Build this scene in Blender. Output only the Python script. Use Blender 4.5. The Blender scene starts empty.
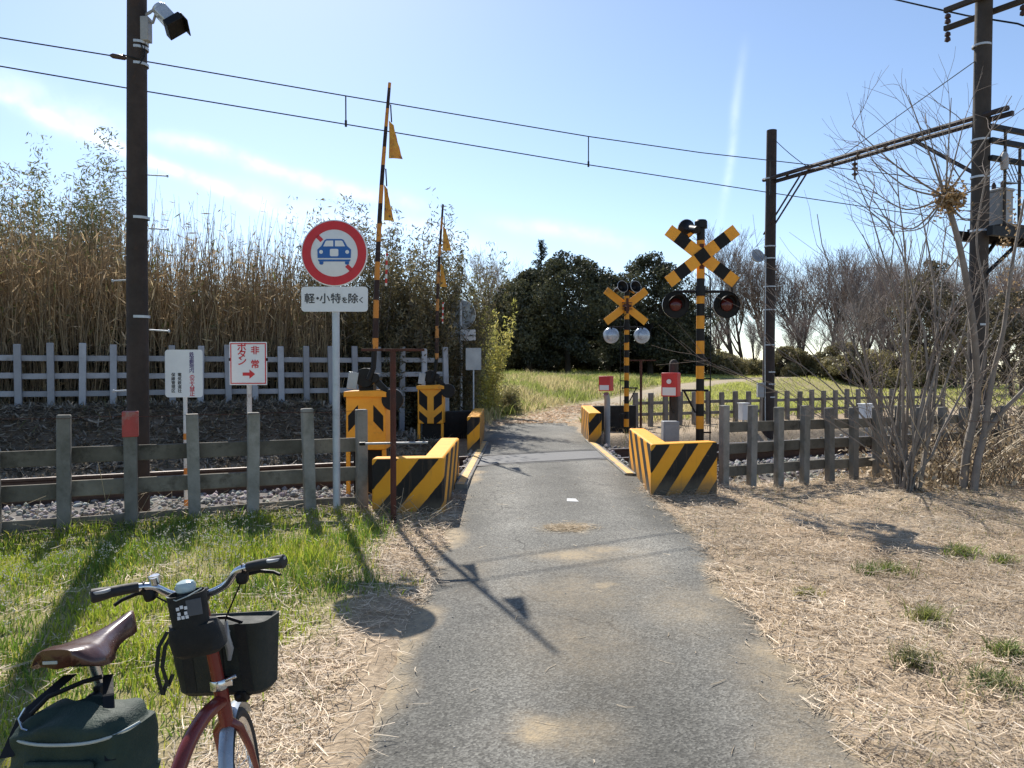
import bpy, math, random
import numpy as np
from mathutils import Matrix, Vector, Euler
R = math.radians
rng = random.Random(7)
nr = np.random.default_rng(11)
scene = bpy.context.scene
COL = scene.collection

# ------------------------------------------------------------------ helpers
def link(o): COL.objects.link(o); return o
def tag(o, label=None, cat=None, group=None, kind=None):
    if label: o['label'] = label
    if cat: o['category'] = cat
    if group: o['group'] = group
    if kind: o['kind'] = kind
    return o
def empty(name, loc, rz=0.0, label=None, cat=None, group=None, rot=None):
    o = link(bpy.data.objects.new(name, None))
    o.empty_display_size = .1
    o.location = loc
    o.rotation_euler = rot if rot else (0, 0, rz)
    return tag(o, label, cat, group)
def copy_tree(o, parent=None):
    c = o.copy(); link(c)
    if parent: c.parent = parent
    for ch in [x for x in COL.objects if x.parent == o]:
        copy_tree(ch, c)
    return c
def sm(a, b, x):
    t = np.clip((x - a) / (b - a), 0, 1)
    return t * t * (3 - 2 * t)

def wmat(o):
    L = Matrix.Translation(o.location) @ o.rotation_euler.to_matrix().to_4x4()
    return wmat(o.parent) @ L if o.parent else L
class MB:
    def __init__(s): s.v = []; s.f = []; s.m = []; s.M = Matrix.Identity(4); s.mi = 0
    def add(s, vs, fs):
        b = len(s.v)
        s.v += [tuple(s.M @ Vector(p)) for p in vs]
        s.f += [tuple(b + i for i in f) for f in fs]
        s.m += [s.mi] * len(fs)
        return s
    def box(s, c, d, rot=None):
        hx, hy, hz = d[0] / 2, d[1] / 2, d[2] / 2
        vs = [Vector((x, y, z)) for x in (-hx, hx) for y in (-hy, hy) for z in (-hz, hz)]
        if rot is not None:
            E = Euler(rot).to_matrix(); vs = [E @ v for v in vs]
        vs = [v + Vector(c) for v in vs]
        return s.add(vs, [(0, 1, 3, 2), (4, 6, 7, 5), (0, 4, 5, 1), (2, 3, 7, 6), (0, 2, 6, 4), (1, 5, 7, 3)])
    def tube(s, pts, rad, n=10, cap=True):
        pts = [Vector(p) for p in pts]
        if not isinstance(rad, (list, tuple)): rad = [rad] * len(pts)
        vs = []; fs = []; up = None
        for i, p in enumerate(pts):
            d = (pts[min(i + 1, len(pts) - 1)] - pts[max(i - 1, 0)]).normalized()
            if up is None:
                up = Vector((0, 0, 1)) if abs(d.z) < .9 else Vector((1, 0, 0))
            a = d.cross(up).normalized(); b = a.cross(d).normalized(); up = b
            for k in range(n):
                t = 2 * math.pi * k / n
                vs.append(p + (a * math.cos(t) + b * math.sin(t)) * rad[i])
        for i in range(len(pts) - 1):
            for k in range(n):
                k2 = (k + 1) % n
                fs.append((i * n + k, i * n + k2, (i + 1) * n + k2, (i + 1) * n + k))
        if cap:
            fs.append(tuple(range(n - 1, -1, -1)))
            e = (len(pts) - 1) * n
            fs.append(tuple(e + k for k in range(n)))
        return s.add(vs, fs)
    def cyl(s, p0, p1, r, n=12, r1=None): return s.tube([p0, p1], [r, r if r1 is None else r1], n)
    def prism(s, poly, y0, y1):
        """polygon in local x,z extruded along y"""
        n = len(poly)
        vs = [(x, y0, z) for x, z in poly] + [(x, y1, z) for x, z in poly]
        fs = [tuple(range(n)), tuple(range(2 * n - 1, n - 1, -1))]
        for i in range(n):
            j = (i + 1) % n
            fs.append((i, n + i, n + j, j))
        return s.add(vs, fs)
    def prismz(s, poly, z0, z1):
        n = len(poly)
        vs = [(x, y, z0) for x, y in poly] + [(x, y, z1) for x, y in poly]
        fs = [tuple(range(n - 1, -1, -1)), tuple(range(n, 2 * n))]
        for i in range(n):
            j = (i + 1) % n
            fs.append((i, j, n + j, n + i))
        return s.add(vs, fs)
    def lathe(s, prof, n=24, axis='z', c=(0, 0, 0), closed=False):
        vs = []; fs = []
        for r, h in prof:
            for k in range(n):
                t = 2 * math.pi * k / n
                p = (r * math.cos(t), r * math.sin(t), h)
                if axis == 'y': p = (p[0], h, p[1])
                if axis == 'x': p = (h, p[0], p[1])
                vs.append((p[0] + c[0], p[1] + c[1], p[2] + c[2]))
        for i in range(len(prof) - 1):
            for k in range(n):
                k2 = (k + 1) % n
                fs.append((i * n + k, i * n + k2, (i + 1) * n + k2, (i + 1) * n + k))
        return s.add(vs, fs)
    def build(s, name, mats, parent=None, bevel=0, smooth=35, world=False, label=None):
        if not isinstance(mats, (list, tuple)): mats = [mats]
        me = bpy.data.meshes.new(name)
        vs = s.v
        o = bpy.data.objects.new(name, me); link(o)
        if parent:
            o.parent = parent
            if world:
                W = wmat(parent).inverted()
                vs = [tuple(W @ Vector(p)) for p in vs]
        me.from_pydata(vs, [], s.f)
        for m in mats: me.materials.append(m)
        me.polygons.foreach_set('material_index', s.m)
        import bmesh
        bm = bmesh.new(); bm.from_mesh(me); bmesh.ops.recalc_face_normals(bm, faces=bm.faces); bm.to_mesh(me); bm.free()
        if smooth:
            me.shade_smooth(); me.set_sharp_from_angle(angle=R(smooth))
        if bevel:
            b = o.modifiers.new('edge', 'BEVEL'); b.width = bevel; b.segments = 2; b.limit_method = 'ANGLE'; b.angle_limit = R(40)
        if label: o['label'] = label
        return o

def rrect(w, h, r, n=5, cx=0, cz=0):
    out = []
    for sx, sz, a0 in ((1, 1, 0), (-1, 1, 90), (-1, -1, 180), (1, -1, 270)):
        for k in range(n + 1):
            a = R(a0 + 90 * k / n)
            out.append((cx + sx * (w / 2 - r) + r * math.cos(a), cz + sz * (h / 2 - r) + r * math.sin(a)))
    return out
def circ(r, n=40, cx=0, cz=0): return [(cx + r * math.cos(2 * math.pi * k / n), cz + r * math.sin(2 * math.pi * k / n)) for k in range(n)]

def mesh_np(name, V, T=None, Q=None, mat=None, col=None, parent=None, smooth=False):
    """big meshes straight from numpy arrays; col = per-vertex colour"""
    me = bpy.data.meshes.new(name)
    V = np.asarray(V, np.float32)
    parts = []; starts = []; n = 0
    for F, k in ((T, 3), (Q, 4)):
        if F is not None and len(F):
            F = np.asarray(F, np.int32); parts.append(F.ravel()); starts.append(n + k * np.arange(len(F))); n += F.size
    L = np.concatenate(parts); S = np.concatenate(starts)
    me.vertices.add(len(V)); me.vertices.foreach_set('co', V.ravel())
    me.loops.add(len(L)); me.loops.foreach_set('vertex_index', L)
    me.polygons.add(len(S)); me.polygons.foreach_set('loop_start', S)
    me.update(calc_edges=True); me.validate()
    if col is not None:
        a = me.color_attributes.new('col', 'FLOAT_COLOR', 'POINT')
        c = np.ones((len(V), 4), np.float32); c[:, :3] = col
        a.data.foreach_set('color', c.ravel())
    if mat: me.materials.append(mat)
    if smooth: me.shade_smooth()
    o = bpy.data.objects.new(name, me); link(o)
    if parent: o.parent = parent
    return o

def vnoise(x, y, s=1.0, seed=0):
    x = np.asarray(x, float) * s; y = np.asarray(y, float) * s
    xi = np.floor(x).astype(np.int64); yi = np.floor(y).astype(np.int64)
    fx = x - xi; fy = y - yi; fx = fx * fx * (3 - 2 * fx); fy = fy * fy * (3 - 2 * fy)
    def h(a, b):
        n = (a * 374761393 + b * 668265263 + seed * 974634777) & 0xffffffff
        n = ((n ^ (n >> 13)) * 1274126177) & 0xffffffff
        return ((n ^ (n >> 16)) & 0xffff) / 65535.0
    return (h(xi, yi) * (1 - fx) + h(xi + 1, yi) * fx) * (1 - fy) + (h(xi, yi + 1) * (1 - fx) + h(xi + 1, yi + 1) * fx) * fy
def fbm(x, y, s=1.0, seed=0, o=3):
    t = 0; a = .5; w = 0
    for i in range(o):
        t = t + a * vnoise(x, y, s * 2 ** i, seed + i * 17); w += a; a *= .5
    return t / w

# ------------------------------------------------------------------ materials
class NT:
    def __init__(s, name):
        s.mat = bpy.data.materials.new(name); s.mat.use_nodes = True
        s.t = s.mat.node_tree; s.n = s.t.nodes; s.n.clear()
        s.out = s.n.new('ShaderNodeOutputMaterial')
    def new(s, typ, **kw):
        n = s.n.new(typ)
        for k, v in kw.items():
            if k.startswith('i_'): n.inputs[k[2:].replace('_', ' ')].default_value = v
            else: setattr(n, k, v)
        return n
    def l(s, a, b): s.t.links.new(a, b)
    def noise(s, vec, scale, detail=4, rough=.6):
        n = s.new('ShaderNodeTexNoise'); n.inputs['Scale'].default_value = scale; n.inputs['Detail'].default_value = detail
        n.inputs['Roughness'].default_value = rough
        if vec is not None: s.l(vec, n.inputs['Vector'])
        return n.outputs['Fac']
    def ramp(s, fac, stops):
        r = s.new('ShaderNodeValToRGB'); e = r.color_ramp.elements
        while len(e) < len(stops): e.new(.5)
        for k, (p, c) in enumerate(stops):
            e[k].position = p; e[k].color = (c, c, c, 1) if isinstance(c, (int, float)) else (*c, 1)
        s.l(fac, r.inputs['Fac']); return r.outputs['Color']
    def mix(s, fac, a, b, mode='MIX'):
        m = s.new('ShaderNodeMix', data_type='RGBA', blend_type=mode)
        for sock, val in ((m.inputs['Factor'], fac), (m.inputs['A'], a), (m.inputs['B'], b)):
            if hasattr(val, 'links'): s.l(val, sock)
            elif isinstance(val, (int, float)): sock.default_value = val if sock.type == 'VALUE' else (val, val, val, 1)
            else: sock.default_value = (*val, 1)
        return m.outputs['Result']
    def math(s, op, a, b=None, clamp=False):
        m = s.new('ShaderNodeMath', operation=op); m.use_clamp = clamp
        for i, v in enumerate((a, b)):
            if v is None: continue
            if hasattr(v, 'links'): s.l(v, m.inputs[i])
            else: m.inputs[i].default_value = v
        return m.outputs[0]
    def obj(s): return s.new('ShaderNodeTexCoord').outputs['Object']
    def principled(s, col, rough=.6, metal=0, bump=None, bstr=.3, bdist=.01, spec=.5):
        p = s.new('ShaderNodeBsdfPrincipled')
        for k, v in (('Base Color', col), ('Roughness', rough), ('Metallic', metal)):
            sk = p.inputs[k]
            if hasattr(v, 'links'): s.l(v, sk)
            else: sk.default_value = (*v, 1) if k == 'Base Color' else v
        p.inputs['Specular IOR Level'].default_value = spec
        if bump is not None:
            b = s.new('ShaderNodeBump'); b.inputs['Strength'].default_value = bstr; b.inputs['Distance'].default_value = bdist
            s.l(bump, b.inputs['Height']); s.l(b.outputs[0], p.inputs['Normal'])
        s.l(p.outputs[0], s.out.inputs[0]); return p

MATS = {}
def pm(name, c1, c2=None, scale=6, rough=.6, metal=0, bscale=40, bstr=.2, dirt=None, dscale=3, dlo=.55, dhi=.7, spec=.4, bdist=.004):
    """painted / raw surface with uneven tone, dirt or rust patches and a fine bump"""
    if name in MATS: return MATS[name]
    t = NT(name); o = t.obj()
    oi = t.new('ShaderNodeObjectInfo').outputs['Random']; va = t.new('ShaderNodeVectorMath', operation='ADD'); t.l(o, va.inputs[0]); t.l(t.math('MULTIPLY', oi, 53.0), va.inputs[1]); o = va.outputs[0]
    c2 = c2 or tuple(x * .75 for x in c1)
    c = t.mix(t.ramp(t.noise(o, scale), [(.3, 0.0), (.7, 1.0)]), c1, c2)
    c = t.mix(.35, c, t.ramp(t.noise(o, scale * 9), [(.25, .35), (.75, .65)]), 'SOFT_LIGHT')
    if dirt:
        c = t.mix(t.ramp(t.noise(o, dscale, 6, .7), [(dlo, 0.0), (dhi, 1.0)]), c, dirt)
    if 'concrete' in name or 'fence' in name or 'wood' in name: c = t.mix(1.0, c, t.ramp(oi, [(0.0, .72), (1.0, 1.18)]), 'MULTIPLY')
    rr = t.ramp(t.noise(o, scale * 3), [(.2, max(0, rough - .12)), (.8, min(1, rough + .12))])
    t.principled(c, rr, metal, t.noise(o, bscale), bstr, bdist, spec)
    MATS[name] = t.mat
    return t.mat
def leafmat(name, trans=.4, rough=.55, nsc=0, gloss=0.0):
    t = NT(name)
    a = t.new('ShaderNodeAttribute', attribute_name='col').outputs['Color']
    d = t.new('ShaderNodeBsdfDiffuse'); t.l(a, d.inputs['Color'])
    tr = t.new('ShaderNodeBsdfTranslucent'); t.l(a, tr.inputs['Color'])
    m = t.new('ShaderNodeMixShader'); m.inputs[0].default_value = trans
    t.l(d.outputs[0], m.inputs[1]); t.l(tr.outputs[0], m.inputs[2])
    last = m.outputs[0]
    if gloss:
        g = t.new('ShaderNodeBsdfGlossy'); g.inputs['Roughness'].default_value = rough
        m2 = t.new('ShaderNodeMixShader'); m2.inputs[0].default_value = gloss
        t.l(last, m2.inputs[1]); t.l(g.outputs[0], m2.inputs[2]); last = m2.outputs[0]
    t.l(last, t.out.inputs[0]); return t.mat

M_conc = pm('fence_concrete', (.29, .275, .245), (.19, .18, .155), 5, .9, bscale=60, bstr=.5, dirt=(.10, .10, .075), dscale=4, dlo=.5, dhi=.75)
M_plank = pm('plank_concrete', (.22, .20, .16), (.12, .107, .083), 4, .92, bscale=50, bstr=.6, dirt=(.07, .06, .045), dscale=5)
M_whitefence = pm('white_fence_paint', (.40, .41, .43), (.30, .31, .33), 4, .7, dirt=(.2, .19, .17), dscale=4, dlo=.58, dhi=.8)
M_woodfence = pm('weathered_wood', (.24, .22, .20), (.15, .13, .11), 6, .85, bstr=.4)
M_pole = pm('creosoted_pole', (.050, .036, .030), (.026, .020, .018), 4, .8, bscale=30, bstr=.4, dirt=(.09, .05, .035), dscale=3, dlo=.6, dhi=.8)
M_polegrey = pm('weathered_pole', (.060, .050, .042), (.036, .030, .025), 4, .8, bscale=30, bstr=.4)
M_steel = pm('galvanised_steel', (.50, .54, .58), (.40, .44, .48), 5, .45, .25, dirt=(.32, .30, .27), dscale=5, dlo=.6, dhi=.8)
M_greypaint = pm('grey_paint', (.34, .35, .36), (.27, .28, .29), 5, .5)
M_black = pm('black_paint', (.010, .010, .0105), (.007, .007, .0075), 5, .5, spec=.25)
M_blackrub = pm('black_rubber', (.016, .016, .017), (.022, .022, .022), 9, .65, bstr=.3)
M_yel = pm('warning_yellow', (.90, .39, .025), (.76, .31, .02), 4, .5, dirt=(.34, .17, .05), dscale=4, dlo=.6, dhi=.82)
M_blk = pm('warning_black', (.009, .0085, .008), (.016, .015, .014), 4, .6, spec=.2)
M_rust = pm('rusty_steel', (.11, .035, .022), (.065, .028, .02), 7, .85, bstr=.5, dirt=(.22, .16, .13), dscale=9, dlo=.58, dhi=.7)
M_red = pm('red_paint', (.62, .045, .04), (.5, .035, .035), 5, .45)
M_signwhite = pm('sign_white', (.76, .77, .78), (.70, .71, .72), 3, .4, bstr=.03, dirt=(.55, .55, .52), dscale=4, dlo=.6, dhi=.85)
M_signred = pm('sign_red', (.60, .02, .03), (.5, .02, .028), 4, .4, bstr=.03)
M_signblue = pm('sign_blue', (.012, .10, .36), (.015, .12, .40), 4, .4, bstr=.03)
M_ink = pm('dark_lettering', (.03, .03, .035), (.05, .05, .055), 6, .5, bstr=.03)
M_inkp = pm('purple_lettering', (.07, .04, .16), (.10, .06, .2), 6, .5, bstr=.03)
M_inkr = pm('red_lettering', (.62, .05, .09), (.52, .05, .08), 6, .5, bstr=.03)
M_metalgrey = pm('sign_back', (.36, .38, .40), (.28, .30, .32), 4, .4, .4)
M_railsteel = pm('rail_steel', (.12, .075, .05), (.08, .05, .04), 8, .7, .3)
M_railtop = pm('rail_top', (.22, .20, .19), (.16, .14, .13), 8, .45, .6, bstr=.05)
M_sleeper = pm('sleeper_wood', (.10, .085, .07), (.06, .05, .042), 5, .9, bstr=.5)
M_wire = pm('wire_dark', (.055, .058, .06), (.04, .042, .045), 5, .8, 0, spec=.1)
M_white = pm('white_paint', (.72, .73, .72), (.6, .6, .58), 5, .5, dirt=(.30, .15, .07), dscale=7, dlo=.58, dhi=.66)
M_orange = pm('orange_band', (.70, .25, .04), (.6, .2, .04), 5, .5)
M_insul = pm('insulator', (.06, .035, .03), (.05, .03, .025), 5, .3)
M_bark = pm('bark', (.17, .145, .12), (.26, .23, .20), 7, .9, bscale=35, bstr=.6)
M_barkd = pm('dark_bark', (.05, .04, .032), (.08, .065, .05), 7, .9, bscale=35, bstr=.6)
M_twig = pm('twig', (.18, .145, .12), (.25, .205, .175), 3, .9)
M_flag = pm('warning_flag', (.74, .42, .06), (.55, .20, .04), 14, .7, dirt=(.08, .06, .04), dscale=18, dlo=.55, dhi=.65)
M_lensred = pm('red_lens', (.10, .016, .013), (.07, .012, .012), 9, .15, bstr=.05)
M_silver = pm('silver_shell', (.50, .55, .60), (.36, .40, .45), 9, .3, .35)

# block stripes: one diagonal pattern carried round the corner of the concrete block
def stripemat():
    t = NT('hazard_stripes'); o = t.obj()
    s = t.new('ShaderNodeSeparateXYZ'); t.l(o, s.inputs[0])
    wob = t.math('MULTIPLY', t.math('SUBTRACT', t.noise(o, 9, 2), .5), .02)
    a = t.math('ADD', t.math('ADD', s.outputs[0], t.math('MULTIPLY', s.outputs[1], .66)), wob)
    a = t.math('SUBTRACT', a, t.math('MULTIPLY', s.outputs[2], .87))
    fr = t.math('FRACT', t.math('MULTIPLY', t.math('ADD', a, 10.0), 1 / .40))
    blk = t.ramp(fr, [(.485, 1.0), (.50, 0.0)])
    nrm = t.new('ShaderNodeSeparateXYZ'); t.l(t.new('ShaderNodeNewGeometry').outputs['Normal'], nrm.inputs[0])
    top = t.ramp(nrm.outputs[2], [(.55, 1.0), (.75, 0.0)])
    blk = t.math('MULTIPLY', blk, top)
    yel = t.mix(t.noise(o, 6), (.92, .42, .03), (.76, .31, .02))
    c = t.mix(blk, yel, t.mix(t.noise(o, 5), (.009, .0085, .008), (.028, .025, .022)))
    wear = t.ramp(t.noise(o, 14, 8, .75), [(.63, 0.0), (.70, 1.0)])
    c = t.mix(t.math('MULTIPLY', wear, .75), c, (.22, .19, .15))
    mp = t.new('ShaderNodeMapping'); mp.inputs['Scale'].default_value = (16, 16, 1.6); t.l(o, mp.inputs['Vector'])
    c = t.mix(t.math('MULTIPLY', t.ramp(t.noise(mp.outputs[0], 1.6, 5), [(.58, 0.0), (.78, .35)]), t.math('SUBTRACT', 1.0, top) if False else 1.0), c, (.20, .13, .07))
    low = t.math('ADD', s.outputs[2], t.math('MULTIPLY', t.math('SUBTRACT', t.noise(o, 7), .5), .2))
    splash = t.ramp(low, [(.06, .65), (.2, 0.0)])
    c = t.mix(splash, c, (.16, .13, .09))
    t.principled(c, .65, 0, t.noise(o, 45, 5), .45, .004, .25); return t.mat
M_stripe = stripemat()
def bandmat(name, period, duty, phase=0.0, c1=(.80, .34, .03), c2=(.010, .0095, .009), worn=.68, axis=2):
    t = NT(name); o = t.obj()
    s = t.new('ShaderNodeSeparateXYZ'); t.l(o, s.inputs[0])
    fr = t.math('FRACT', t.math('MULTIPLY', t.math('ADD', s.outputs[axis], phase + 20 * period), 1 / period))
    k = t.ramp(fr, [(duty - .01, 1.0), (duty, 0.0)])
    c = t.mix(k, c2, t.mix(t.noise(o, 8), c1, tuple(x * .75 for x in c1)))
    c = t.mix(t.ramp(t.noise(o, 16, 8, .7), [(worn, 0.0), (worn + .08, 1.0)]), c, (.10, .055, .035))
    t.principled(c, .5, 0, t.noise(o, 50), .2, .003, .25); return t.mat
M_mast = bandmat('banded_mast', .30, .52)
M_arm = bandmat('banded_arm', .42, .48, .08, (.62, .25, .045), (.030, .014, .012), .56)
M_armfar = bandmat('banded_arm_worn', .46, .44, .1, (.55, .24, .06), (.030, .014, .012), .52)
M_redwhite = bandmat('red_white_band', .10, .5, 0, (.7, .7, .66), (.5, .05, .04))

# ------------------------------------------------------------------ terrain functions
A_T = math.atan(.45); DX, DY = math.cos(A_T), math.sin(A_T); CX, CY = .45, 11.05
def TN(t, n): return (CX + t * DX - n * DY, CY + t * DY + n * DX)
def to_tn(x, y):
    return (x - CX) * DX + (y - CY) * DY, -(x - CX) * DY + (y - CY) * DX
def on_line(px, n):                 # where a sight line meets the line at distance n from the track centre
    u = (px - 512) / 770.0
    bx, by = TN(0, n)
    return (u * by - bx) / (DX - u * DY)
RZ = ([-50, 1.0, 3, 7, 9, 13, 16, 21, 26, 31, 40, 60], [-.02, 0, .03, .19, .26, .265, .22, .27, .5, .85, 1.0, 1.0])
def rz(y): return np.interp(y, *RZ)
PATH = np.array([(.45, 14.0), (.46, 16.5), (.62, 18.6), (1.15, 20.6), (2.2, 22.8), (3.7, 25.4), (5.6, 28.6), (8.2, 33), (12.5, 40), (22, 55)])
def path_dist(x, y):
    x = np.asarray(x, float); y = np.asarray(y, float)
    best = np.full(x.shape, 1e9); pz = np.zeros(x.shape); side = np.zeros(x.shape)
    for a, b in zip(PATH[:-1], PATH[1:]):
        d = b - a; L2 = d @ d
        tt = np.clip(((x - a[0]) * d[0] + (y - a[1]) * d[1]) / L2, 0, 1)
        qx = a[0] + tt * d[0]; qy = a[1] + tt * d[1]
        ds = np.hypot(x - qx, y - qy); k = ds < best
        best = np.where(k, ds, best); pz = np.where(k, rz(qy), pz)
        side = np.where(k, np.sign(d[0] * (y - a[1]) - d[1] * (x - a[0])), side)
    return best, pz, side
def road_l(y): return -.60 + .05 * np.interp(y, [2, 9], [0, 1]) + .07 * (vnoise(y, y * 0, 2.3, 3) - .5) + .05 * (vnoise(y, y * 0, 7, 4) - .5)
def road_r(y): return 1.44 + .1 * np.interp(y, [2, 6, 8], [-.4, 1, .5]) + .12 * (vnoise(y, y * 0, 1.7, 5) - .5) + .06 * (vnoise(y, y * 0, 6, 6) - .5)
def ground_z(x, y):
    x = np.asarray(x, float); y = np.asarray(y, float)
    t, n = to_tn(x, y)
    road = rz(y)
    left = road + .07 * sm(-.7, -2.2, x) + .05 * (fbm(x, y, .8, 2) - .5)
    right = road * (1 - .55 * sm(1.7, 3.2, x)) + .05 * (fbm(x, y, .9, 8) - .5) + .22 * sm(5.2, 8.0, x)
    inroad = sm(-.75, -.6, x) * (1 - sm(1.5, 1.7, x))
    z = np.where(x < .45, left, right)
    z = z * (1 - inroad) + road * inroad
    # track bed
    bed = .115 - .10 * sm(1.4, 2.1, np.abs(n))
    w = sm(-2.65, -2.2, n) * (1 - sm(2.0, 2.5, n))
    w = w * (1 - inroad * (np.abs(n) < 9))
    z = z * (1 - w) + bed * w
    # beyond the track
    bankl = .90 * sm(2.0, 3.9, n) * (1 - sm(-2.6, -.9, t)) + .28 * sm(-2.6, -.9, t) + .06 * (fbm(x, y, .7, 5) - .5)
    wb = sm(2.0, 2.6, n) * (1 - inroad * (1 - sm(16, 18, y)))
    z = z * (1 - wb) + bankl * wb
    # far ground round the bending lane
    d, pz, side = path_dist(x, y)
    wu = sm(1.1, 3.8, d); up = pz * (1 - .5 * wu) + .55 * wu + .13 * sm(4, 12, d)
    dn = pz * (1 - sm(1.0, 4.5, d)) + .38 * sm(1.0, 4.5, d)
    far = np.where(side > 0, up, dn) + .14 * (fbm(x, y, .35, 9) - .5) * sm(1.0, 3, d)
    wf = sm(16.2, 19.0, y - .35 * np.clip(x - 2, 0, 30)) * sm(-4.5, -1.5, x + .2 * (y - 16))
    z = z * (1 - wf) + far * wf
    return z
def gz(x, y): return float(ground_z(np.array([x]), np.array([y]))[0])
def green_mask(x, y):
    t, n = to_tn(x, y)
    g = sm(-.72, -1.2, x + .6 * (fbm(x, y, 1.6, 21) - .5) + .5 * sm(5.0, 3.3, y)) * sm(-2.55, -3.1, n)
    g = g * (1 - .75 * sm(5.7, 6.5, y + .25 * x + .6 * (fbm(x, y, 1.4, 33) - .5)) * sm(-2.0, -1.1, x))
    return g

# ------------------------------------------------------------------ ground sheet
def axis_pts(lo, hi, a, b, fine, grow=1.13):
    p = list(np.arange(a, b, fine)); s = fine; q = p[-1]
    while q < hi: s *= grow; q += s; p.append(q)
    s = fine; q = a; pre = []
    while q > lo: s *= grow; q -= s; pre.append(q)
    return np.array(pre[::-1] + p)
gx = axis_pts(-700, 700, -7, 9, .085); gy = axis_pts(-60, 1200, 1.5, 20, .085)
GX, GY = np.meshgrid(gx, gy)
GZ = ground_z(GX, GY)
inr = (GX > road_l(GY) + .03) & (GX < road_r(GY) - .03) & (GY < 17.5) & (GY > -30)
dP, _, _ = path_dist(GX, GY)
inr |= (dP < .75) & (GY >= 17.5)
GZ = GZ - np.where(inr, .05, 0)
near = (np.abs(GX) < 12) & (GY < 20)
GZ = GZ + np.where(near & ~inr, .025 * (fbm(GX, GY, 6, 40) - .5) + .07 * (fbm(GX, GY, 2.2, 43) - .5) * sm(0, .5, np.maximum(road_l(GY) - GX, GX - road_r(GY))), 0)
nx, ny = len(gx), len(gy)
idx = np.arange(nx * ny).reshape(ny, nx)
Q = np.stack([idx[:-1, :-1].ravel(), idx[:-1, 1:].ravel(), idx[1:, 1:].ravel(), idx[1:, :-1].ravel()], 1)
tt, nn = to_tn(GX, GY)
cg = green_mask(GX, GY) * .7
fieldg = sm(18, 21, GY - .35 * np.clip(GX - 2, 0, 30)) * (GX > -2) * (.35 + .5 * fbm(GX, GY, .25, 77))
cg = np.maximum(cg, fieldg)
cb = sm(2.2, 1.7, np.abs(nn) + .4 * (fbm(GX, GY, 2, 50) - .5))
dark = sm(2.0, 2.8, nn) * (1 - sm(-1.5, 0, tt)) * (1 - sm(40, 60, GY))
colg = np.stack([cg, cb, dark], -1).reshape(-1, 3)
def groundmat():
    t = NT('ground_earth'); o = t.obj()
    a = t.new('ShaderNodeAttribute', attribute_name='col').outputs['Color']
    s = t.new('ShaderNodeSeparateColor'); t.l(a, s.inputs[0])
    straw = t.mix(t.noise(o, 2.5, 6), (.54, .43, .30), (.37, .285, .19))
    straw = t.mix(t.ramp(t.noise(o, 30, 5), [(.35, .5), (.7, 0.0)]), straw, (.13, .09, .06))
    green = t.mix(t.noise(o, 4, 6), (.19, .21, .05), (.28, .24, .09))
    grav = t.mix(t.noise(o, 25, 5), (.22, .20, .18), (.11, .10, .09))
    litter = t.mix(t.noise(o, 8, 6), (.12, .09, .065), (.20, .16, .115))
    c = t.mix(s.outputs[0], straw, green)
    c = t.mix(s.outputs[2], c, litter)
    c = t.mix(s.outputs[1], c, grav)
    t.principled(c, .95, 0, t.noise(o, 35, 6), .7, .02, .15); return t.mat
ground = mesh_np('ground', np.stack([GX, GY, GZ], -1).reshape(-1, 3), Q=Q, mat=groundmat(), col=colg, smooth=True)
tag(ground, kind='structure')

# ------------------------------------------------------------------ lane
ys = np.concatenate([np.arange(-12, 1.5, .3), np.arange(1.5, 17.4, .05)])
K = 44
u = np.linspace(0, 1, K)
RX = road_l(ys)[:, None] * (1 - u) + road_r(ys)[:, None] * u
RY = np.repeat(ys[:, None], K, 1)
RZZ = rz(RY) + .012 - .018 * (np.abs(u - .5) * 2)[None, :] ** 6 + .008 * (fbm(RX, RY, 1.5, 61) - .5)
edge = np.minimum(RX - road_l(RY), road_r(RY) - RX)
dirt = sm(.20, .0, edge + .45 * (fbm(RX, RY, 2.0, 60) - .40)) * .75
def spot(cx, cy, rx, ry, a): return a * np.exp(-(((RX - cx + .12 * (fbm(RX, RY, 5, 9) - .5)) / rx) ** 2 + ((RY - cy + .2 * (fbm(RX, RY, 5, 12) - .5)) / ry) ** 2))
for sp in ((.47, 6.55, .16, .12, 1.0), (.10, 3.16, .09, .12, 1.3), (.22, 3.15, .2, .14, .5), (.45, 5.7, .28, .16, .75), (.72, 5.85, .14, .1, .6), (.62, 5.05, .1, .05, .8), (.40, 4.9, .4, .4, .3), (.35, 4.1, .35, .5, .25),
           (1.35, 3.6, .25, .5, .5), (1.1, 4.6, .3, .4, .35), (.9, 5.5, .2, .5, .25), (-.3, 5.4, .2, .5, .2), (1.2, 2.9, .2, .3, .4)):
    dirt = np.maximum(dirt, spot(*sp))
dirt = np.clip(1.35 * dirt * (.5 + 1.0 * fbm(RX, RY, 9, 70)), 0, 1)
tire = np.exp(-((RX - .0) / .22) ** 2) + np.exp(-((RX - 1.0) / .25) ** 2)
_, rn = to_tn(RX, RY)
smooth_deck = sm(.62, .52, np.abs(rn))
wet = np.clip(.42 + .55 * (tire - .5) + 1.3 * (fbm(RX, RY * .45, 1.5, 64) - .5) + .5 * (fbm(RX, RY, 4.5, 65) - .5), 0, 1)
colr = np.stack([np.clip(dirt, 0, 1), wet, smooth_deck], -1).reshape(-1, 3)
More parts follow.
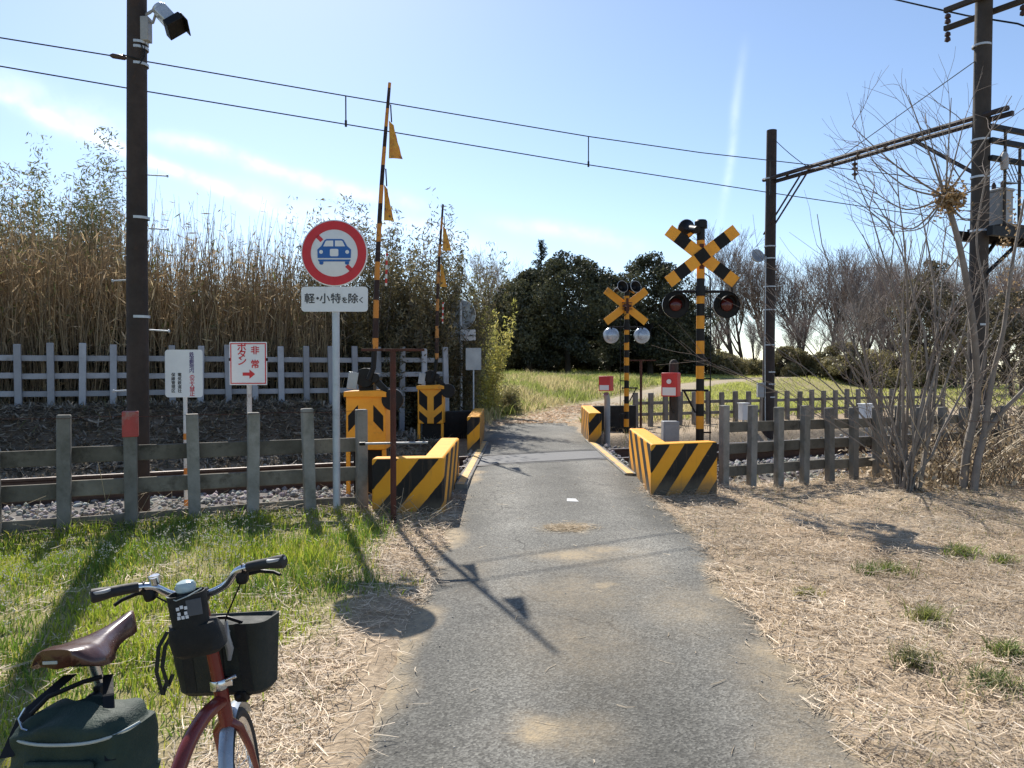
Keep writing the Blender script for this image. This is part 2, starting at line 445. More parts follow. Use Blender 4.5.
# then the bend beyond the crossing
def catmull(P, n=14):
    P = np.array(P); out = []
    for i in range(len(P) - 1):
        p0 = P[max(i - 1, 0)]; p1 = P[i]; p2 = P[i + 1]; p3 = P[min(i + 2, len(P) - 1)]
        for k in range(n):
            s = k / n
            out.append(.5 * ((2 * p1) + (-p0 + p2) * s + (2 * p0 - 5 * p1 + 4 * p2 - p3) * s * s + (-p0 + 3 * p1 - 3 * p2 + p3) * s ** 3))
    out.append(P[-1]); return np.array(out)
def lanemat():
    t = NT('lane_asphalt'); o = t.obj()
    a = t.new('ShaderNodeAttribute', attribute_name='col').outputs['Color']
    s = t.new('ShaderNodeSeparateColor'); t.l(a, s.inputs[0])
    base = t.mix(s.outputs[1], (.102, .099, .086), (.25, .241, .21))
    base = t.mix(t.ramp(t.noise(o, 1.1, 5), [(.35, 0.0), (.65, .6)]), base, (.145, .14, .123))
    v = t.new('ShaderNodeTexVoronoi'); v.inputs['Scale'].default_value = 95; t.l(o, v.inputs['Vector'])
    agg = t.ramp(v.outputs['Color'], [(.0, .12), (.55, .5), (1.0, .93)])
    base = t.mix(.75, base, agg, 'OVERLAY')
    crack = t.ramp(t.noise(o, 70, 3), [(.36, .55), (.46, 0.0)])
    base = t.mix(crack, base, (.05, .048, .045))
    nv = t.new('ShaderNodeTexNoise'); nv.inputs['Scale'].default_value = 3.5; nv.inputs['Detail'].default_value = 5; t.l(o, nv.inputs['Vector'])
    wv = t.new('ShaderNodeVectorMath', operation='MULTIPLY_ADD'); t.l(nv.outputs['Color'], wv.inputs[0]); wv.inputs[1].default_value = (.5, .5, .5); t.l(o, wv.inputs[2])
    ve = t.new('ShaderNodeTexVoronoi', feature='DISTANCE_TO_EDGE'); ve.inputs['Scale'].default_value = .9; t.l(wv.outputs[0], ve.inputs['Vector'])
    ck = t.math('MULTIPLY', t.ramp(ve.outputs['Distance'], [(.002, 1.0), (.011, 0.0)]), t.ramp(t.noise(o, 1.3, 3), [(.45, 0.0), (.6, .75)]))
    base = t.mix(ck, base, (.035, .033, .03))
    base = t.mix(t.ramp(t.noise(o, 5, 6, .7), [(.5, 0.0), (.75, .5)]), base, (.10, .096, .088))
    dirtc = t.mix(t.noise(o, 40, 4), (.46, .36, .225), (.30, .235, .15))
    dm = t.math('MULTIPLY', s.outputs[0], t.ramp(t.noise(o, 28, 5), [(.3, .45), (.62, 1.0)]))
    c = t.mix(dm, base, dirtc)
    deck = t.mix(t.noise(o, 14, 4), (.12, .12, .12), (.18, .18, .178))
    c = t.mix(t.math('MULTIPLY', s.outputs[2], .85), c, deck)
    rough = t.math('SUBTRACT', .88, t.math('MULTIPLY', s.outputs[2], .12))
    h = t.math('ADD', v.outputs['Distance'], t.math('MULTIPLY', t.noise(o, 45, 4), .7))
    t.principled(c, rough, 0, h, .55, .004, .3); return t.mat
M_lane = lanemat()
ir = np.arange(len(ys) * K).reshape(len(ys), K)
Qr = np.stack([ir[:-1, :-1].ravel(), ir[:-1, 1:].ravel(), ir[1:, 1:].ravel(), ir[1:, :-1].ravel()], 1)
road = mesh_np('road', np.stack([RX, RY, RZZ], -1).reshape(-1, 3), Q=Qr, mat=M_lane, col=colr, smooth=True)
tag(road, kind='structure')
pp = catmull(PATH[1:]); 
pp = pp[pp[:, 1] > 17.2]
dd = np.gradient(pp, axis=0); dd /= np.linalg.norm(dd, axis=1)[:, None]
nrmv = np.stack([dd[:, 1], -dd[:, 0]], 1)
w = np.linspace(-1.0, 1.0, 16)
wl = np.interp(pp[:, 1], [17.2, 19, 22], [1.0, 1.05, 1.1])
PX = pp[:, 0][:, None] + nrmv[:, 0][:, None] * w[None] * wl[:, None]; PY = pp[:, 1][:, None] + nrmv[:, 1][:, None] * w[None] * wl[:, None]
PZ = np.repeat(rz(pp[:, 1])[:, None], 16, 1) + .006 - .05 * np.abs(w)[None] ** 4
pd = np.clip(.95 * sm(17.5, 19.5, PY) * (.6 + .8 * fbm(PX, PY, 1.8, 90)), 0, 1)
ip = np.arange(PX.size).reshape(PX.shape)
Qp = np.stack([ip[:-1, :-1].ravel(), ip[:-1, 1:].ravel(), ip[1:, 1:].ravel(), ip[1:, :-1].ravel()], 1)
path = mesh_np('path', np.stack([PX, PY, PZ], -1).reshape(-1, 3), Q=Qp, mat=M_lane, smooth=True,
               col=np.stack([pd, pd * 0 + .7, pd * 0], -1).reshape(-1, 3))
tag(path, kind='structure')

# ------------------------------------------------------------------ track
trk = empty('railway_track', (CX, CY, 0), A_T, 'single narrow gauge railway track on ballast crossing the lane at a slant', 'railway track')
prof = [(-.055, .115), (.055, .115), (.055, .128), (.011, .145), (.011, .225), (.032, .238), (.032, .268), (-.032, .268), (-.032, .238), (-.011, .225), (-.011, .145), (-.055, .128)]
for sgn in (-1, 1):
    m = MB(); L = 45
    n = len(prof)
    vs = [(x, sgn * .5335 + a, z + .004) for x in (-L, L) for a, z in prof]
    m.add(vs, [tuple(range(n)), tuple(range(2 * n - 1, n - 1, -1))])
    for i in range(n):
        j = (i + 1) % n; m.mi = 1 if i == 6 else 0
        m.add([vs[i], vs[j], vs[n + j], vs[n + i]], [(0, 1, 2, 3)])
    m.build('rail', [M_railsteel, M_railtop], trk, smooth=0)
slp = None
for k in range(-26, 40):
    x = k * .62 + .1
    if -1.3 < x < 1.4: continue
    if slp is None:
        slp = MB().box((0, 0, .06), (.21, 1.95, .12)).build('sleeper', M_sleeper, trk, bevel=.008); o = slp
    else:
        o = slp.copy(); link(o); o.parent = trk
    o.location = (x, rng.uniform(-.03, .03), rng.uniform(-.006, .004)); o.rotation_euler = (0, 0, rng.uniform(-.02, .02))
# flangeways and edge beams of the crossing deck
fl = MB()
for s_ in (-.5335, .5335):
    for off, wd, h in ((.055, .05, .0015), (-.055, .03, .0015)):
        pts = []
        for x in (-.52, 1.46):
            for q in (-wd / 2, wd / 2):
                n_ = s_ + (off if s_ < 0 else -off) + q
                # point on the line n=n_ at this x
                tq = (x - CX + n_ * DY) / DX
                X, Y = TN(tq, n_); pts.append((X, Y, rz(Y) + .0185))
        fl.add(pts, [(0, 1, 3, 2)])
flo = fl.build('flangeway', M_blackrub, trk, smooth=0, world=True)
for nm, xa, ya, xb, yb, lab in (('deck_edge_beam', -.555, 8.35, -.47, 13.2, 'yellow-topped concrete edge beam along the left side of the crossing deck'),
                           ('deck_edge_beam', 1.42, 9.2, 1.36, 13.6, 'yellow-topped concrete edge beam along the right side of the crossing deck')):
    b = empty(nm, (xa, ya, rz(ya)), 0, lab, 'edge beam', 'edge beams of the crossing deck')
    m = MB(); d = Vector((xb - xa, yb - ya, 0)); L = d.length; d.normalize(); sd = Vector((d.y, -d.x, 0))
    zc = rz((ya + yb) / 2) - rz(ya)
    def strip(m, o0, o1, z0, z1):
        v = []
        for t_ in (0, L):
            for o_ in (o0, o1):
                for z_ in (z0, z1): p = d * t_ + sd * o_; v.append((p.x, p.y, z_ + zc))
        m.add(v, [(0, 1, 3, 2), (4, 6, 7, 5), (0, 4, 5, 1), (2, 3, 7, 6), (0, 2, 6, 4), (1, 5, 7, 3)])
    m1 = MB(); strip(m1, -.07, .07, -.16, .024); m1.build('beam', M_conc, b, bevel=.005)
    m2 = MB(); strip(m2, -.045, .035, .0245, .029)
    m2.build('yellow_line', pm('worn_line_yellow', (.70, .42, .12), (.6, .36, .12), 5, .7, dirt=(.28, .24, .19), dscale=6, dlo=.5, dhi=.68), b, smooth=0)
tag(MB().add([(.545, 7.62, rz(7.62) + .017), (.66, 7.60, rz(7.6) + .017), (.64, 7.74, rz(7.74) + .017), (.555, 7.75, rz(7.75) + .017)], [(0, 1, 2, 3)]).build('road_paint', M_white, smooth=0),
    'small worn white paint mark on the asphalt before the rails', 'paint mark')

# ballast stones
def stones(N, pos, size, name, mat, cols):
    ico = np.array([(0, 0, 1), (.894, 0, .447), (.276, .851, .447), (-.724, .526, .447), (-.724, -.526, .447), (.276, -.851, .447), (.724, .526, -.447), (-.276, .851, -.447), (-.894, 0, -.447), (-.276, -.851, -.447), (.724, -.526, -.447), (0, 0, -1)])
    F = np.array([(0, 1, 2), (0, 2, 3), (0, 3, 4), (0, 4, 5), (0, 5, 1), (1, 6, 2), (2, 7, 3), (3, 8, 4), (4, 9, 5), (5, 10, 1), (6, 7, 2), (7, 8, 3), (8, 9, 4), (9, 10, 5), (10, 6, 1), (11, 7, 6), (11, 8, 7), (11, 9, 8), (11, 10, 9), (11, 6, 10)])
    V = ico[None] * (.6 + .8 * nr.random((N, 12, 1))) * size[:, None, None] * (.7 + .6 * nr.random((N, 1, 3)))
    a = nr.random(N) * 6.28; c, s = np.cos(a)[:, None], np.sin(a)[:, None]
    V = np.stack([V[:, :, 0] * c - V[:, :, 1] * s, V[:, :, 0] * s + V[:, :, 1] * c, V[:, :, 2]], -1) + pos[:, None]
    T = (F[None] + 12 * np.arange(N)[:, None, None]).reshape(-1, 3)
    return mesh_np(name, V.reshape(-1, 3), T=T, mat=mat, col=np.repeat(cols, 12, 0))
def attrmat(name, rough=.9, bs=60):
    t = NT(name); o = t.obj()
    a = t.new('ShaderNodeAttribute', attribute_name='col').outputs['Color']
    c = t.mix(.5, a, t.ramp(t.noise(o, 30), [(.25, .3), (.75, .7)]), 'OVERLAY')
    t.principled(c, rough, 0, t.noise(o, bs), .3, .004, .3); return t.mat
N = 15000
t_ = nr.uniform(-9, 12, N); n_ = nr.uniform(-2.25, 2.15, N)
X, Y = TN(t_, n_); keep = ((X < -.62) | (X > 1.52))
X, Y, n_ = X[keep], Y[keep], n_[keep]
sz = nr.uniform(.018, .036, len(X))
keep2 = (np.abs(np.abs(n_) - .5335) > .06)
X, Y, sz = X[keep2], Y[keep2], sz[keep2]
g = nr.uniform(.16, .42, (len(X), 1)); c = g * np.array([1.0, .95, .88]) * nr.uniform(.9, 1.1, (len(X), 3))
bal = stones(len(X), np.stack([X, Y, ground_z(X, Y) + sz * .35], -1), sz, 'ballast', attrmat('ballast_stone'), c)
tag(bal, 'grey crushed stone ballast between the fences', 'ballast', kind='stuff')

# ------------------------------------------------------------------ blades, straw, leaves
def blades(pos, h, w, lean, cols, name, mat, tipc=1.1, kind='stuff', parent=None, curl=.5):
    N = len(pos); a = nr.random(N) * 6.283; b = nr.random(N) * 6.283
    wx = np.stack([np.cos(a), np.sin(a), 0 * a], -1) * w[:, None] * .5
    ld = np.stack([np.cos(b), np.sin(b), 0 * b], -1) * (h * lean)[:, None]
    up = np.zeros((N, 3)); up[:, 2] = h
    p1 = pos + up * .55 + ld * .35; p2 = pos + up + ld * (1 + 0 * curl)
    p2[:, 2] -= (lean * h * curl * .5)
    V = np.stack([pos - wx, pos + wx, p1 - wx * .8, p1 + wx * .8, p2], 1)
    base = 5 * np.arange(N)[:, None]
    Qd = base + np.array([[0, 1, 3, 2]]); T = base + np.array([[2, 3, 4]])
    cc = np.repeat(cols[:, None], 5, 1).copy(); cc[:, 4] *= tipc
    return mesh_np(name, V.reshape(-1, 3), T=T, Q=Qd, mat=mat, col=cc.reshape(-1, 3), parent=parent)
def straws(pos, L, w, cols, name, mat, tilt=.18):
    N = len(pos); a = nr.random(N) * 6.283; bend = nr.normal(0, .25, N)
    d0 = np.stack([np.cos(a), np.sin(a), nr.normal(0, tilt, N)], -1); d1 = np.stack([np.cos(a + bend), np.sin(a + bend), nr.normal(0, tilt, N)], -1)
    s = np.stack([-np.sin(a), np.cos(a), nr.normal(0, .35, N)], -1) * w[:, None] * .5
    p0 = pos - d0 * L[:, None] * .5; p2 = pos + d1 * L[:, None] * .5
    zmin = pos[:, 2] + .002
    for p in (p0, p2): p[:, 2] = np.maximum(p[:, 2], zmin)
    V = np.stack([p0 - s, p0 + s, pos - s, pos + s, p2 - s * .5, p2 + s * .5], 1)
    base = 6 * np.arange(N)[:, None, None]
    Qd = (base + np.array([[[0, 1, 3, 2], [2, 3, 5, 4]]])).reshape(-1, 4)
    return mesh_np(name, V.reshape(-1, 3), Q=Qd, mat=mat, col=np.repeat(cols, 6, 0))
M_grass = leafmat('grass_blade', .5, gloss=.03)
M_straw = leafmat('dry_straw', .25, gloss=.05)
M_leaf = leafmat('tree_leaf', .22, .55, gloss=.04)
M_leafthin = leafmat('thin_leaf', .5, .45, gloss=.05)
M_reed = leafmat('reed_stalk', .35, gloss=.03)

def scatter(N, x0, x1, y0, y1, dens):
    x = nr.uniform(x0, x1, N); y = nr.uniform(y0, y1, N)
    k = nr.random(N) < dens(x, y); x, y = x[k], y[k]
    return np.stack([x, y, ground_z(x, y)], -1)
def offroad(x, y): return ((x < road_l(y) - .02) | (x > road_r(y) + .02))
# left verge grass
P = scatter(120000, -6.2, -.6, 1.1, 7.3, lambda x, y: np.clip(green_mask(x, y) * (1.9 * fbm(x, y, 2.2, 14) - .18), 0, 1) * offroad(x, y) * np.clip(1.35 - .07 * y, .3, 1))
N = len(P); f = fbm(P[:, 0], P[:, 1], 2.0, 15); q = nr.random(N)
c = np.where((f + .35 * (q - .5) > .53)[:, None], np.array([.29, .37, .035]), np.array([.14, .23, .03])) * (.7 + .6 * nr.random((N, 1)))
yel = (q > .78)[:, None]; c = np.where(yel, np.array([.44, .43, .07]) * (.8 + .4 * nr.random((N, 1))), c)
h = (.03 + .085 * fbm(P[:, 0], P[:, 1], 2.6, 16) ** 1.5 * 1.6) * nr.uniform(.5, 1.3, N)
tag(blades(P, h, nr.uniform(.004, .009, N), nr.uniform(.1, .8, N), c, 'verge_grass', M_grass), 'bright green grass on the left verge', 'grass', kind='stuff')
# little white weed flowers among it
P = scatter(9000, -5.5, -1.1, 1.6, 6.4, lambda x, y: np.clip(green_mask(x, y) * sm(.45, .62, fbm(x, y, 1.3, 41)) * .8 * sm(-1.3, -2.2, x) + .04 * green_mask(x, y), 0, 1))
hh = nr.uniform(.08, .17, len(P))
sx = P.copy(); P2 = P.copy(); P2[:, 2] += hh
FP = np.repeat(P2, 4, 0) + nr.normal(0, .008, (len(P2) * 4, 3))
c = np.repeat(nr.uniform(.55, .8, (len(FP), 1)), 3, 1) * np.array([1.0, .98, .86])
flw = stones(len(FP), FP, nr.uniform(.002, .0045, len(FP)), 'weed_flowers', M_grass, c)
tag(flw, 'tiny white weed flowers in the left verge grass', 'flowers', kind='stuff')
st = blades(P, hh, np.full(len(P), .003), nr.uniform(0, .1, len(P)), np.tile((.12, .16, .04), (len(P), 1)), 'weed_stems', M_grass)
tag(st, 'thin stems of the white flowering weeds', 'weeds', kind='stuff')
# straw litter
def straw_d(x, y):
    t, n = to_tn(x, y)
    r = (x > road_r(y) - .03 - .12 * vnoise(x, y, 9, 3)) * sm(-2.2, -2.8, n) * (.55 + .6 * fbm(x, y, 1.2, 18))
    l = (x < road_l(y) + .01 + .10 * vnoise(x, y, 9, 5)) * (1 - green_mask(x, y)) * sm(-2.1, -2.7, n) * sm(-4.5, -1.5, x) * .9
    l = l * (1 - .9 * sm(.28, .12, road_l(y) - x + .15 * (fbm(x, y, 3, 4) - .5)) * sm(4.8, 4.0, y))
    return np.clip(r + l + .34 * green_mask(x, y) * sm(.35, .65, fbm(x, y, 1.8, 55)), 0, 1) * np.clip(1.25 - .055 * y, .4, 1)
P = scatter(290000, -4, 7.5, 1.2, 10.8, straw_d); N = len(P)
P[:, 2] += nr.random(N) ** 2 * .065 * (.3 + fbm(P[:, 0], P[:, 1], 4, 19))
tone = (nr.random((N, 1)) * .75 + .45) * (.78 + .30 * sm(.30, .52, fbm(P[:, 0], P[:, 1], 1.1, 71)))[:, None]; f = fbm(P[:, 0], P[:, 1], 1.4, 22)[:, None]
c = tone * (np.array([.80, .68, .51]) * (1 - f) + np.array([.66, .50, .33]) * f) + .06 * (nr.random((N, 1)) > .85)
tag(straws(P, nr.uniform(.04, .20, N) * (.8 + .5 * (nr.random(N) > .93)), nr.uniform(.0020, .0050, N), c, 'dry_straw', M_straw), 'pale dry mown grass lying along the lane', 'dry grass', kind='stuff')
P = scatter(2600, -.9, 1.9, 1.6, 9.5, lambda x, y: ((x > road_l(y)) & (x < road_r(y))) * (.08 + 1.2 * np.exp(-np.minimum(x - road_l(y), road_r(y) - x) / .12))); P[:, 2] = rz(P[:, 1]) + .012
gr = stones(len(P), P, nr.uniform(.002, .0055, len(P)), 'road_grit', attrmat('grit'), nr.uniform(.3, .65, (len(P), 1)) * np.array([1.0, .9, .76])); tag(gr, 'grit and small stones strewn over the lane edges', 'grit', kind='stuff')
P = scatter(1500, -.8, 1.8, 1.8, 9.5, lambda x, y: ((x > road_l(y)) & (x < road_r(y))) * (.10 + .9 * np.exp(-np.minimum(x - road_l(y), road_r(y) - x) / .15) + .8 * np.exp(-((x - .47) / .2) ** 2 - ((y - 6.55) / .1) ** 2))); P[:, 2] = rz(P[:, 1]) + .016
tag(straws(P, nr.uniform(.02, .12, len(P)), nr.uniform(.002, .005, len(P)), np.array([.6, .48, .32]) * nr.uniform(.5, 1.1, (len(P), 1)), 'loose_straw', M_straw, .03), 'loose straw bits blown onto the lane', 'dry grass', kind='stuff')
P = scatter(5000, .15, .8, 6.3, 6.85, lambda x, y: np.exp(-((x - .47) / .14) ** 2 - ((y - 6.55) / .09) ** 2)); P[:, 2] = rz(P[:, 1]) + .02
tag(straws(P, nr.uniform(.03, .12, len(P)), nr.uniform(.002, .005, len(P)), np.array([.62, .48, .30]) * nr.uniform(.5, 1.1, (len(P), 1)), 'straw_patch', M_straw, .05), 'patch of dry straw lying in the middle of the lane', 'straw patch')
# short dry upright stubble
P = scatter(60000, -3.6, 7.5, 1.4, 10.6, lambda x, y: straw_d(x, y) * .45 * offroad(x, y)); N = len(P)
c = (np.array([.55, .43, .27]) * (.5 + .7 * nr.random((N, 1))))
gp = fbm(P[:, 0], P[:, 1], 1.3, 57); c = np.where((nr.random(N) > np.where(gp + .12 * sm(3, 5.5, P[:, 0]) > .55, .3, .92))[:, None], np.array([.24, .26, .07]) * (.7 + .5 * nr.random((N, 1))), c)
tag(blades(P, nr.uniform(.02, .09, N), nr.uniform(.003, .006, N), nr.uniform(.3, 1.4, N), c, 'dry_stubble', M_straw), 'short dry stubble on the verges', 'dry grass', kind='stuff')
# green tufts on the right verge, each one a plant
def tuft(x, y, r, hgt, col, label):
    N = int(260 * r / .15)
    a = nr.random(N) * 6.283; d = r * np.abs(nr.normal(0, .55, N))
    X = x + np.cos(a) * d; Y = y + np.sin(a) * d * .8
    P = np.stack([X, Y, ground_z(X, Y)], -1)
    c = np.array(col) * 1.45 * (.5 + .8 * nr.random((N, 1))); c = np.where(nr.random((N, 1)) < .25, np.array([.5, .42, .24]) * (.7 + .5 * nr.random((N, 1))), c)
    e = empty('grass_tuft', (x, y, gz(x, y)), 0, label, 'grass tuft', 'green tufts on the right verge')
    P = P - np.array(e.location)
    b = blades(P, hgt * nr.uniform(.5, 1.2, N), nr.uniform(.004, .008, N), nr.uniform(.3, 1.3, N), c, 'blades', M_grass, parent=e); b['kind'] = 'stuff'
for (px, py, r, hg, cl, lb) in ((892, 577, .17, .09, (.11, .15, .03), 'dark green grass tuft at centre of right verge'),
                          (868, 580, .12, .08, (.10, .14, .03), 'small dark green tuft just left of the larger tuft pair'),
                          (963, 560, .17, .12, (.13, .18, .03), 'bright green grass tuft nearest the bare shrub'),
                          (808, 606, .10, .06, (.19, .19, .05), 'faint yellowish tuft closest to the lane edge'),
                          (930, 628, .15, .12, (.16, .18, .045), 'yellow green tuft in the middle of the straw'),
                          (915, 668, .15, .09, (.12, .13, .05), 'greyish green tuft low in the straw'),
                          (1000, 690, .22, .10, (.10, .13, .04), 'broad dull green tuft at the right picture edge'),
                          (1010, 660, .14, .11, (.13, .17, .045), 'green tuft by the right picture edge beyond the broad one'),
                          (1005, 566, .12, .09, (.12, .16, .035), 'small green tuft at far right below the brush')):
    Yd = 1.5 * 770 / (py - 368.0)
    tuft((px - 512) / 770 * Yd, Yd, r, hg, cl, lb)
# far bank and field grass
def fard(x, y):
    d, _, s = path_dist(x, y)
    _, n = to_tn(x, y)
    return np.clip(sm(.95, 1.35, d) * sm(4.6, 5.2, n) * (x > -3.2) * (.3 + fbm(x, y, .8, 24)), 0, 1)
P = np.concatenate([scatter(60000, -3, 10, 17, 40, fard), scatter(60000, 3, 36, 18, 52, lambda x, y: fard(x, y) * .9)]); N = len(P)
f = fbm(P[:, 0], P[:, 1], .7, 25)[:, None] + .25 * (nr.random((N, 1)) - .5)
c = np.where(f > .52, np.array([.52, .44, .22]), np.array([.28, .32, .08])) * (.7 + .6 * nr.random((N, 1)))
right = (P[:, 0] > 6)[:, None] & (P[:, 1] > 20)[:, None]
c = np.where(right, np.array([.46, .48, .13]) * (.8 + .4 * nr.random((N, 1))), c)
hh = np.where(right[:, 0], .12, .32) * nr.uniform(.5, 1.25, N) * (.5 + fbm(P[:, 0], P[:, 1], .9, 27))
tag(blades(P, hh, nr.uniform(.014, .03, N), nr.uniform(.2, .9, N), c, 'bank_grass', M_grass), 'tall dry and green grass on the bank and field beyond', 'grass', kind='stuff')
M_ = 5200
y = nr.uniform(17.8, 24.5, M_); px_ = np.interp(y, PATH[:, 1], PATH[:, 0]); off = nr.normal(-.15, .62, M_); X = px_ + off
k = nr.random(M_) < fbm(X, y, 1.1, 44) * 1.5 - .15; X, y = X[k], y[k]
tag(straws(np.stack([X, y, np.maximum(ground_z(X, y), rz(y) - .03) + .02], -1), nr.uniform(.04, .11, len(X)), nr.uniform(.015, .035, len(X)), np.array([.68, .47, .29]) * nr.uniform(.5, 1.2, (len(X), 1)), 'leaf_litter', M_straw, .1), 'orange brown leaf litter lying on the bend of the lane', 'leaf litter', kind='stuff')
# weeds on the ballast shoulders and the bank under the white fence
P = scatter(30000, -11, 9.5, 5.2, 18, lambda x, y: ((np.abs(to_tn(x, y)[1]) > 1.8) & (np.abs(to_tn(x, y)[1]) < 4.9) & ((x < -.75) | (x > 1.75))) * (.25 + .6 * fbm(x, y, 1.1, 29)) * (to_tn(x, y)[1] > -2.6)); N = len(P)
c = np.where((nr.random(N) > .75)[:, None], np.array([.12, .14, .04]), np.array([.26, .20, .12])) * (.5 + .8 * nr.random((N, 1)))
tag(blades(P, nr.uniform(.04, .24, N), nr.uniform(.005, .012, N), nr.uniform(.3, 1.2, N), c, 'trackside_weeds', M_straw), 'dry weeds along the track', 'weeds', kind='stuff')
M_ = 26000
t_ = nr.uniform(-11, -.6, M_); n_ = nr.uniform(1.75, 4.9, M_); X, Y = TN(t_, n_)
Pl = np.stack([X, Y, ground_z(X, Y) + .01 + .05 * nr.random(M_) ** 2], -1)
tag(straws(Pl, nr.uniform(.05, .22, M_), nr.uniform(.006, .03, M_), np.array([.36, .30, .22]) * nr.uniform(.25, 1.3, (M_, 1)), 'bank_litter', M_straw, .5), 'dead leaves and stalks littering the bank below the white fence', 'leaf litter', kind='stuff')
# tangle of dead stems leaning on the front fence at the left
segs = []
for k in range(150):
    x = rng.uniform(-4.6, -1.2) if k < 110 else rng.uniform(-1.3, -.75); y = 6.05 + .45 * (x + 4.4) * 1.0 - rng.uniform(.0, .35)
    if k >= 110: y = rng.uniform(6.5, 6.9)
    z = gz(x, y); L = rng.uniform(.2, .75 if x < -3.2 else .4); a = rng.uniform(0, 6.28); e = rng.uniform(.15, .9)
    p = Vector((x, y, z)); d = Vector((math.cos(a) * math.cos(e), math.sin(a) * math.cos(e) * .4, math.sin(e)))
    for s in range(4):
        q = p + d * L / 4; segs.append((p, q, .0028, .0022)); p = q; d = (d + Vector((rng.uniform(-.2, .2), rng.uniform(-.2, .2), -.14))).normalized()
def segs_mesh(name, segs, sides, mat, parent=None, col=None):
    A = np.array([tuple(s[0]) for s in segs]); B = np.array([tuple(s[1]) for s in segs]); r0 = np.array([s[2] for s in segs]); r1 = np.array([s[3] for s in segs])
    D = B - A; D /= np.maximum(np.linalg.norm(D, axis=1), 1e-9)[:, None]
    up = np.where((np.abs(D[:, 2]) > .9)[:, None], np.array([1., 0, 0]), np.array([0, 0, 1.]))
    a = np.cross(D, up); a /= np.linalg.norm(a, axis=1)[:, None]; b = np.cross(a, D)
    th = np.arange(sides) * 2 * np.pi / sides
    ring = a[:, None] * np.cos(th)[None, :, None] + b[:, None] * np.sin(th)[None, :, None]
    V = np.concatenate([A[:, None] + ring * r0[:, None, None], B[:, None] + ring * r1[:, None, None]], 1)
    k = np.arange(sides); k2 = (k + 1) % sides
    F = np.stack([k, k2, k2 + sides, k + sides], 1)
    Qd = (F[None] + (2 * sides) * np.arange(len(segs))[:, None, None]).reshape(-1, 4)
    c = None if col is None else np.repeat(col, 2 * sides, 0)
    return mesh_np(name, V.reshape(-1, 3), Q=Qd, mat=mat, parent=parent, smooth=True, col=c)
tg = segs_mesh('dead_stems', segs, 3, M_straw, col=np.array([.46, .38, .26]) * (.6 + .6 * nr.random((len(segs), 1))))
tag(tg, 'dry dead stems tangled along the foot of the left fence', 'dead stems', kind='stuff')
# ------------------------------------------------------------------ text
def text(body, size, mat, parent, loc, bold=.0, vertical=False, pitch=None, align='CENTER', ext=.0006, rotz=0, name='lettering'):
    cu = bpy.data.curves.new('t', 'FONT'); cu.size = size; cu.align_x = align; cu.align_y = 'CENTER'; cu.extrude = ext
    if vertical:
        cu.body = '\n'.join(body); cu.space_line = pitch or .95
    else:
        cu.body = body
        if pitch: cu.space_character = pitch
    tmp = link(bpy.data.objects.new('t', cu))
    dg = bpy.context.evaluated_depsgraph_get()
    me = bpy.data.meshes.new_from_object(tmp.evaluated_get(dg))
    bpy.data.objects.remove(tmp); bpy.data.curves.remove(cu)
    me.materials.clear(); me.materials.append(mat); me.name = name
    if bold:
        vs0 = [v.co.copy() for v in me.vertices]; fs0 = [tuple(p.vertices) for p in me.polygons]; V_ = []; F_ = []
        for k_, (ox, oy) in enumerate(((-1, 0), (1, 0), (0, -1), (0, 1), (0, 0))):
            b_ = len(V_); V_ += [(v.x + ox * bold * .8, v.y + oy * bold * .8, v.z + .00012 * k_) for v in vs0]; F_ += [tuple(b_ + i for i in f) for f in fs0]
        m2 = bpy.data.meshes.new(name); m2.from_pydata(V_, [], F_); m2.materials.append(mat); bpy.data.meshes.remove(me); me = m2
    o = link(bpy.data.objects.new(name, me)); o.parent = parent; o.location = loc; o.rotation_euler = (math.pi / 2, 0, rotz)
    return o

# ------------------------------------------------------------------ concrete blocks beside the lane
def block(loc, plan, h, label, dx=0.0, wing=None, depth=.2):
    e = empty('barrier_block', loc, 0, label, 'barrier block', 'striped concrete barrier blocks')
    m = MB(); m.prismz([(x - dx, y) for x, y in plan], -depth, h)
    o = m.build('block_body', M_stripe, e, bevel=.022, smooth=30); o.location = (dx, 0, 0)
    if wing:
        m = MB(); m.prismz(wing, -depth, h - .004); m.build('inner_wing', pm('block_inner_shade', (.010, .010, .010), (.02, .019, .017), 3, .8, dirt=(.08, .07, .06), dscale=5, dlo=.6, dhi=.8), e, bevel=.015)  # unstriped inner face, coloured black for the shade it lies in
    return e
block((1.43, 7.9, rz(7.9)), [(0, 0), (.76, .27), (.70, .45), (.21, .28), (.30, 2.1), (.09, 2.1)], .545, 'black and yellow striped concrete corner block at right of the lane, nearer one', 0.0)
block((-.63, 7.12, rz(7.1) - .02), [(0, 0), (0.0, 2.05), (-.22, 2.05), (-.20, .19), (-.66, .12), (-.66, -.06)], .545, 'black and yellow striped concrete corner block at left of the lane behind the rusty post', .09)
block((1.31, 13.1, rz(13)), [(0, 0), (.22, .02), (.32, 2.6), (.10, 2.6)], .52, 'striped concrete block with inner wing coloured black for shade across the rails at right of the lane', .1,
      wing=[(.325, 2.42), (1.25, 2.75), (1.20, 2.9), (.33, 2.6)])
block((-.50, 11.95, rz(12) - .03), [(0, 0), (-.02, 2.5), (-.22, 2.5), (-.20, .03)], .56, 'striped concrete block with inner wing coloured black for shade across the rails at left of the lane', .2,
      wing=[(-.225, 1.9), (-.85, 1.55), (-.85, 1.4), (-.222, 1.72)])

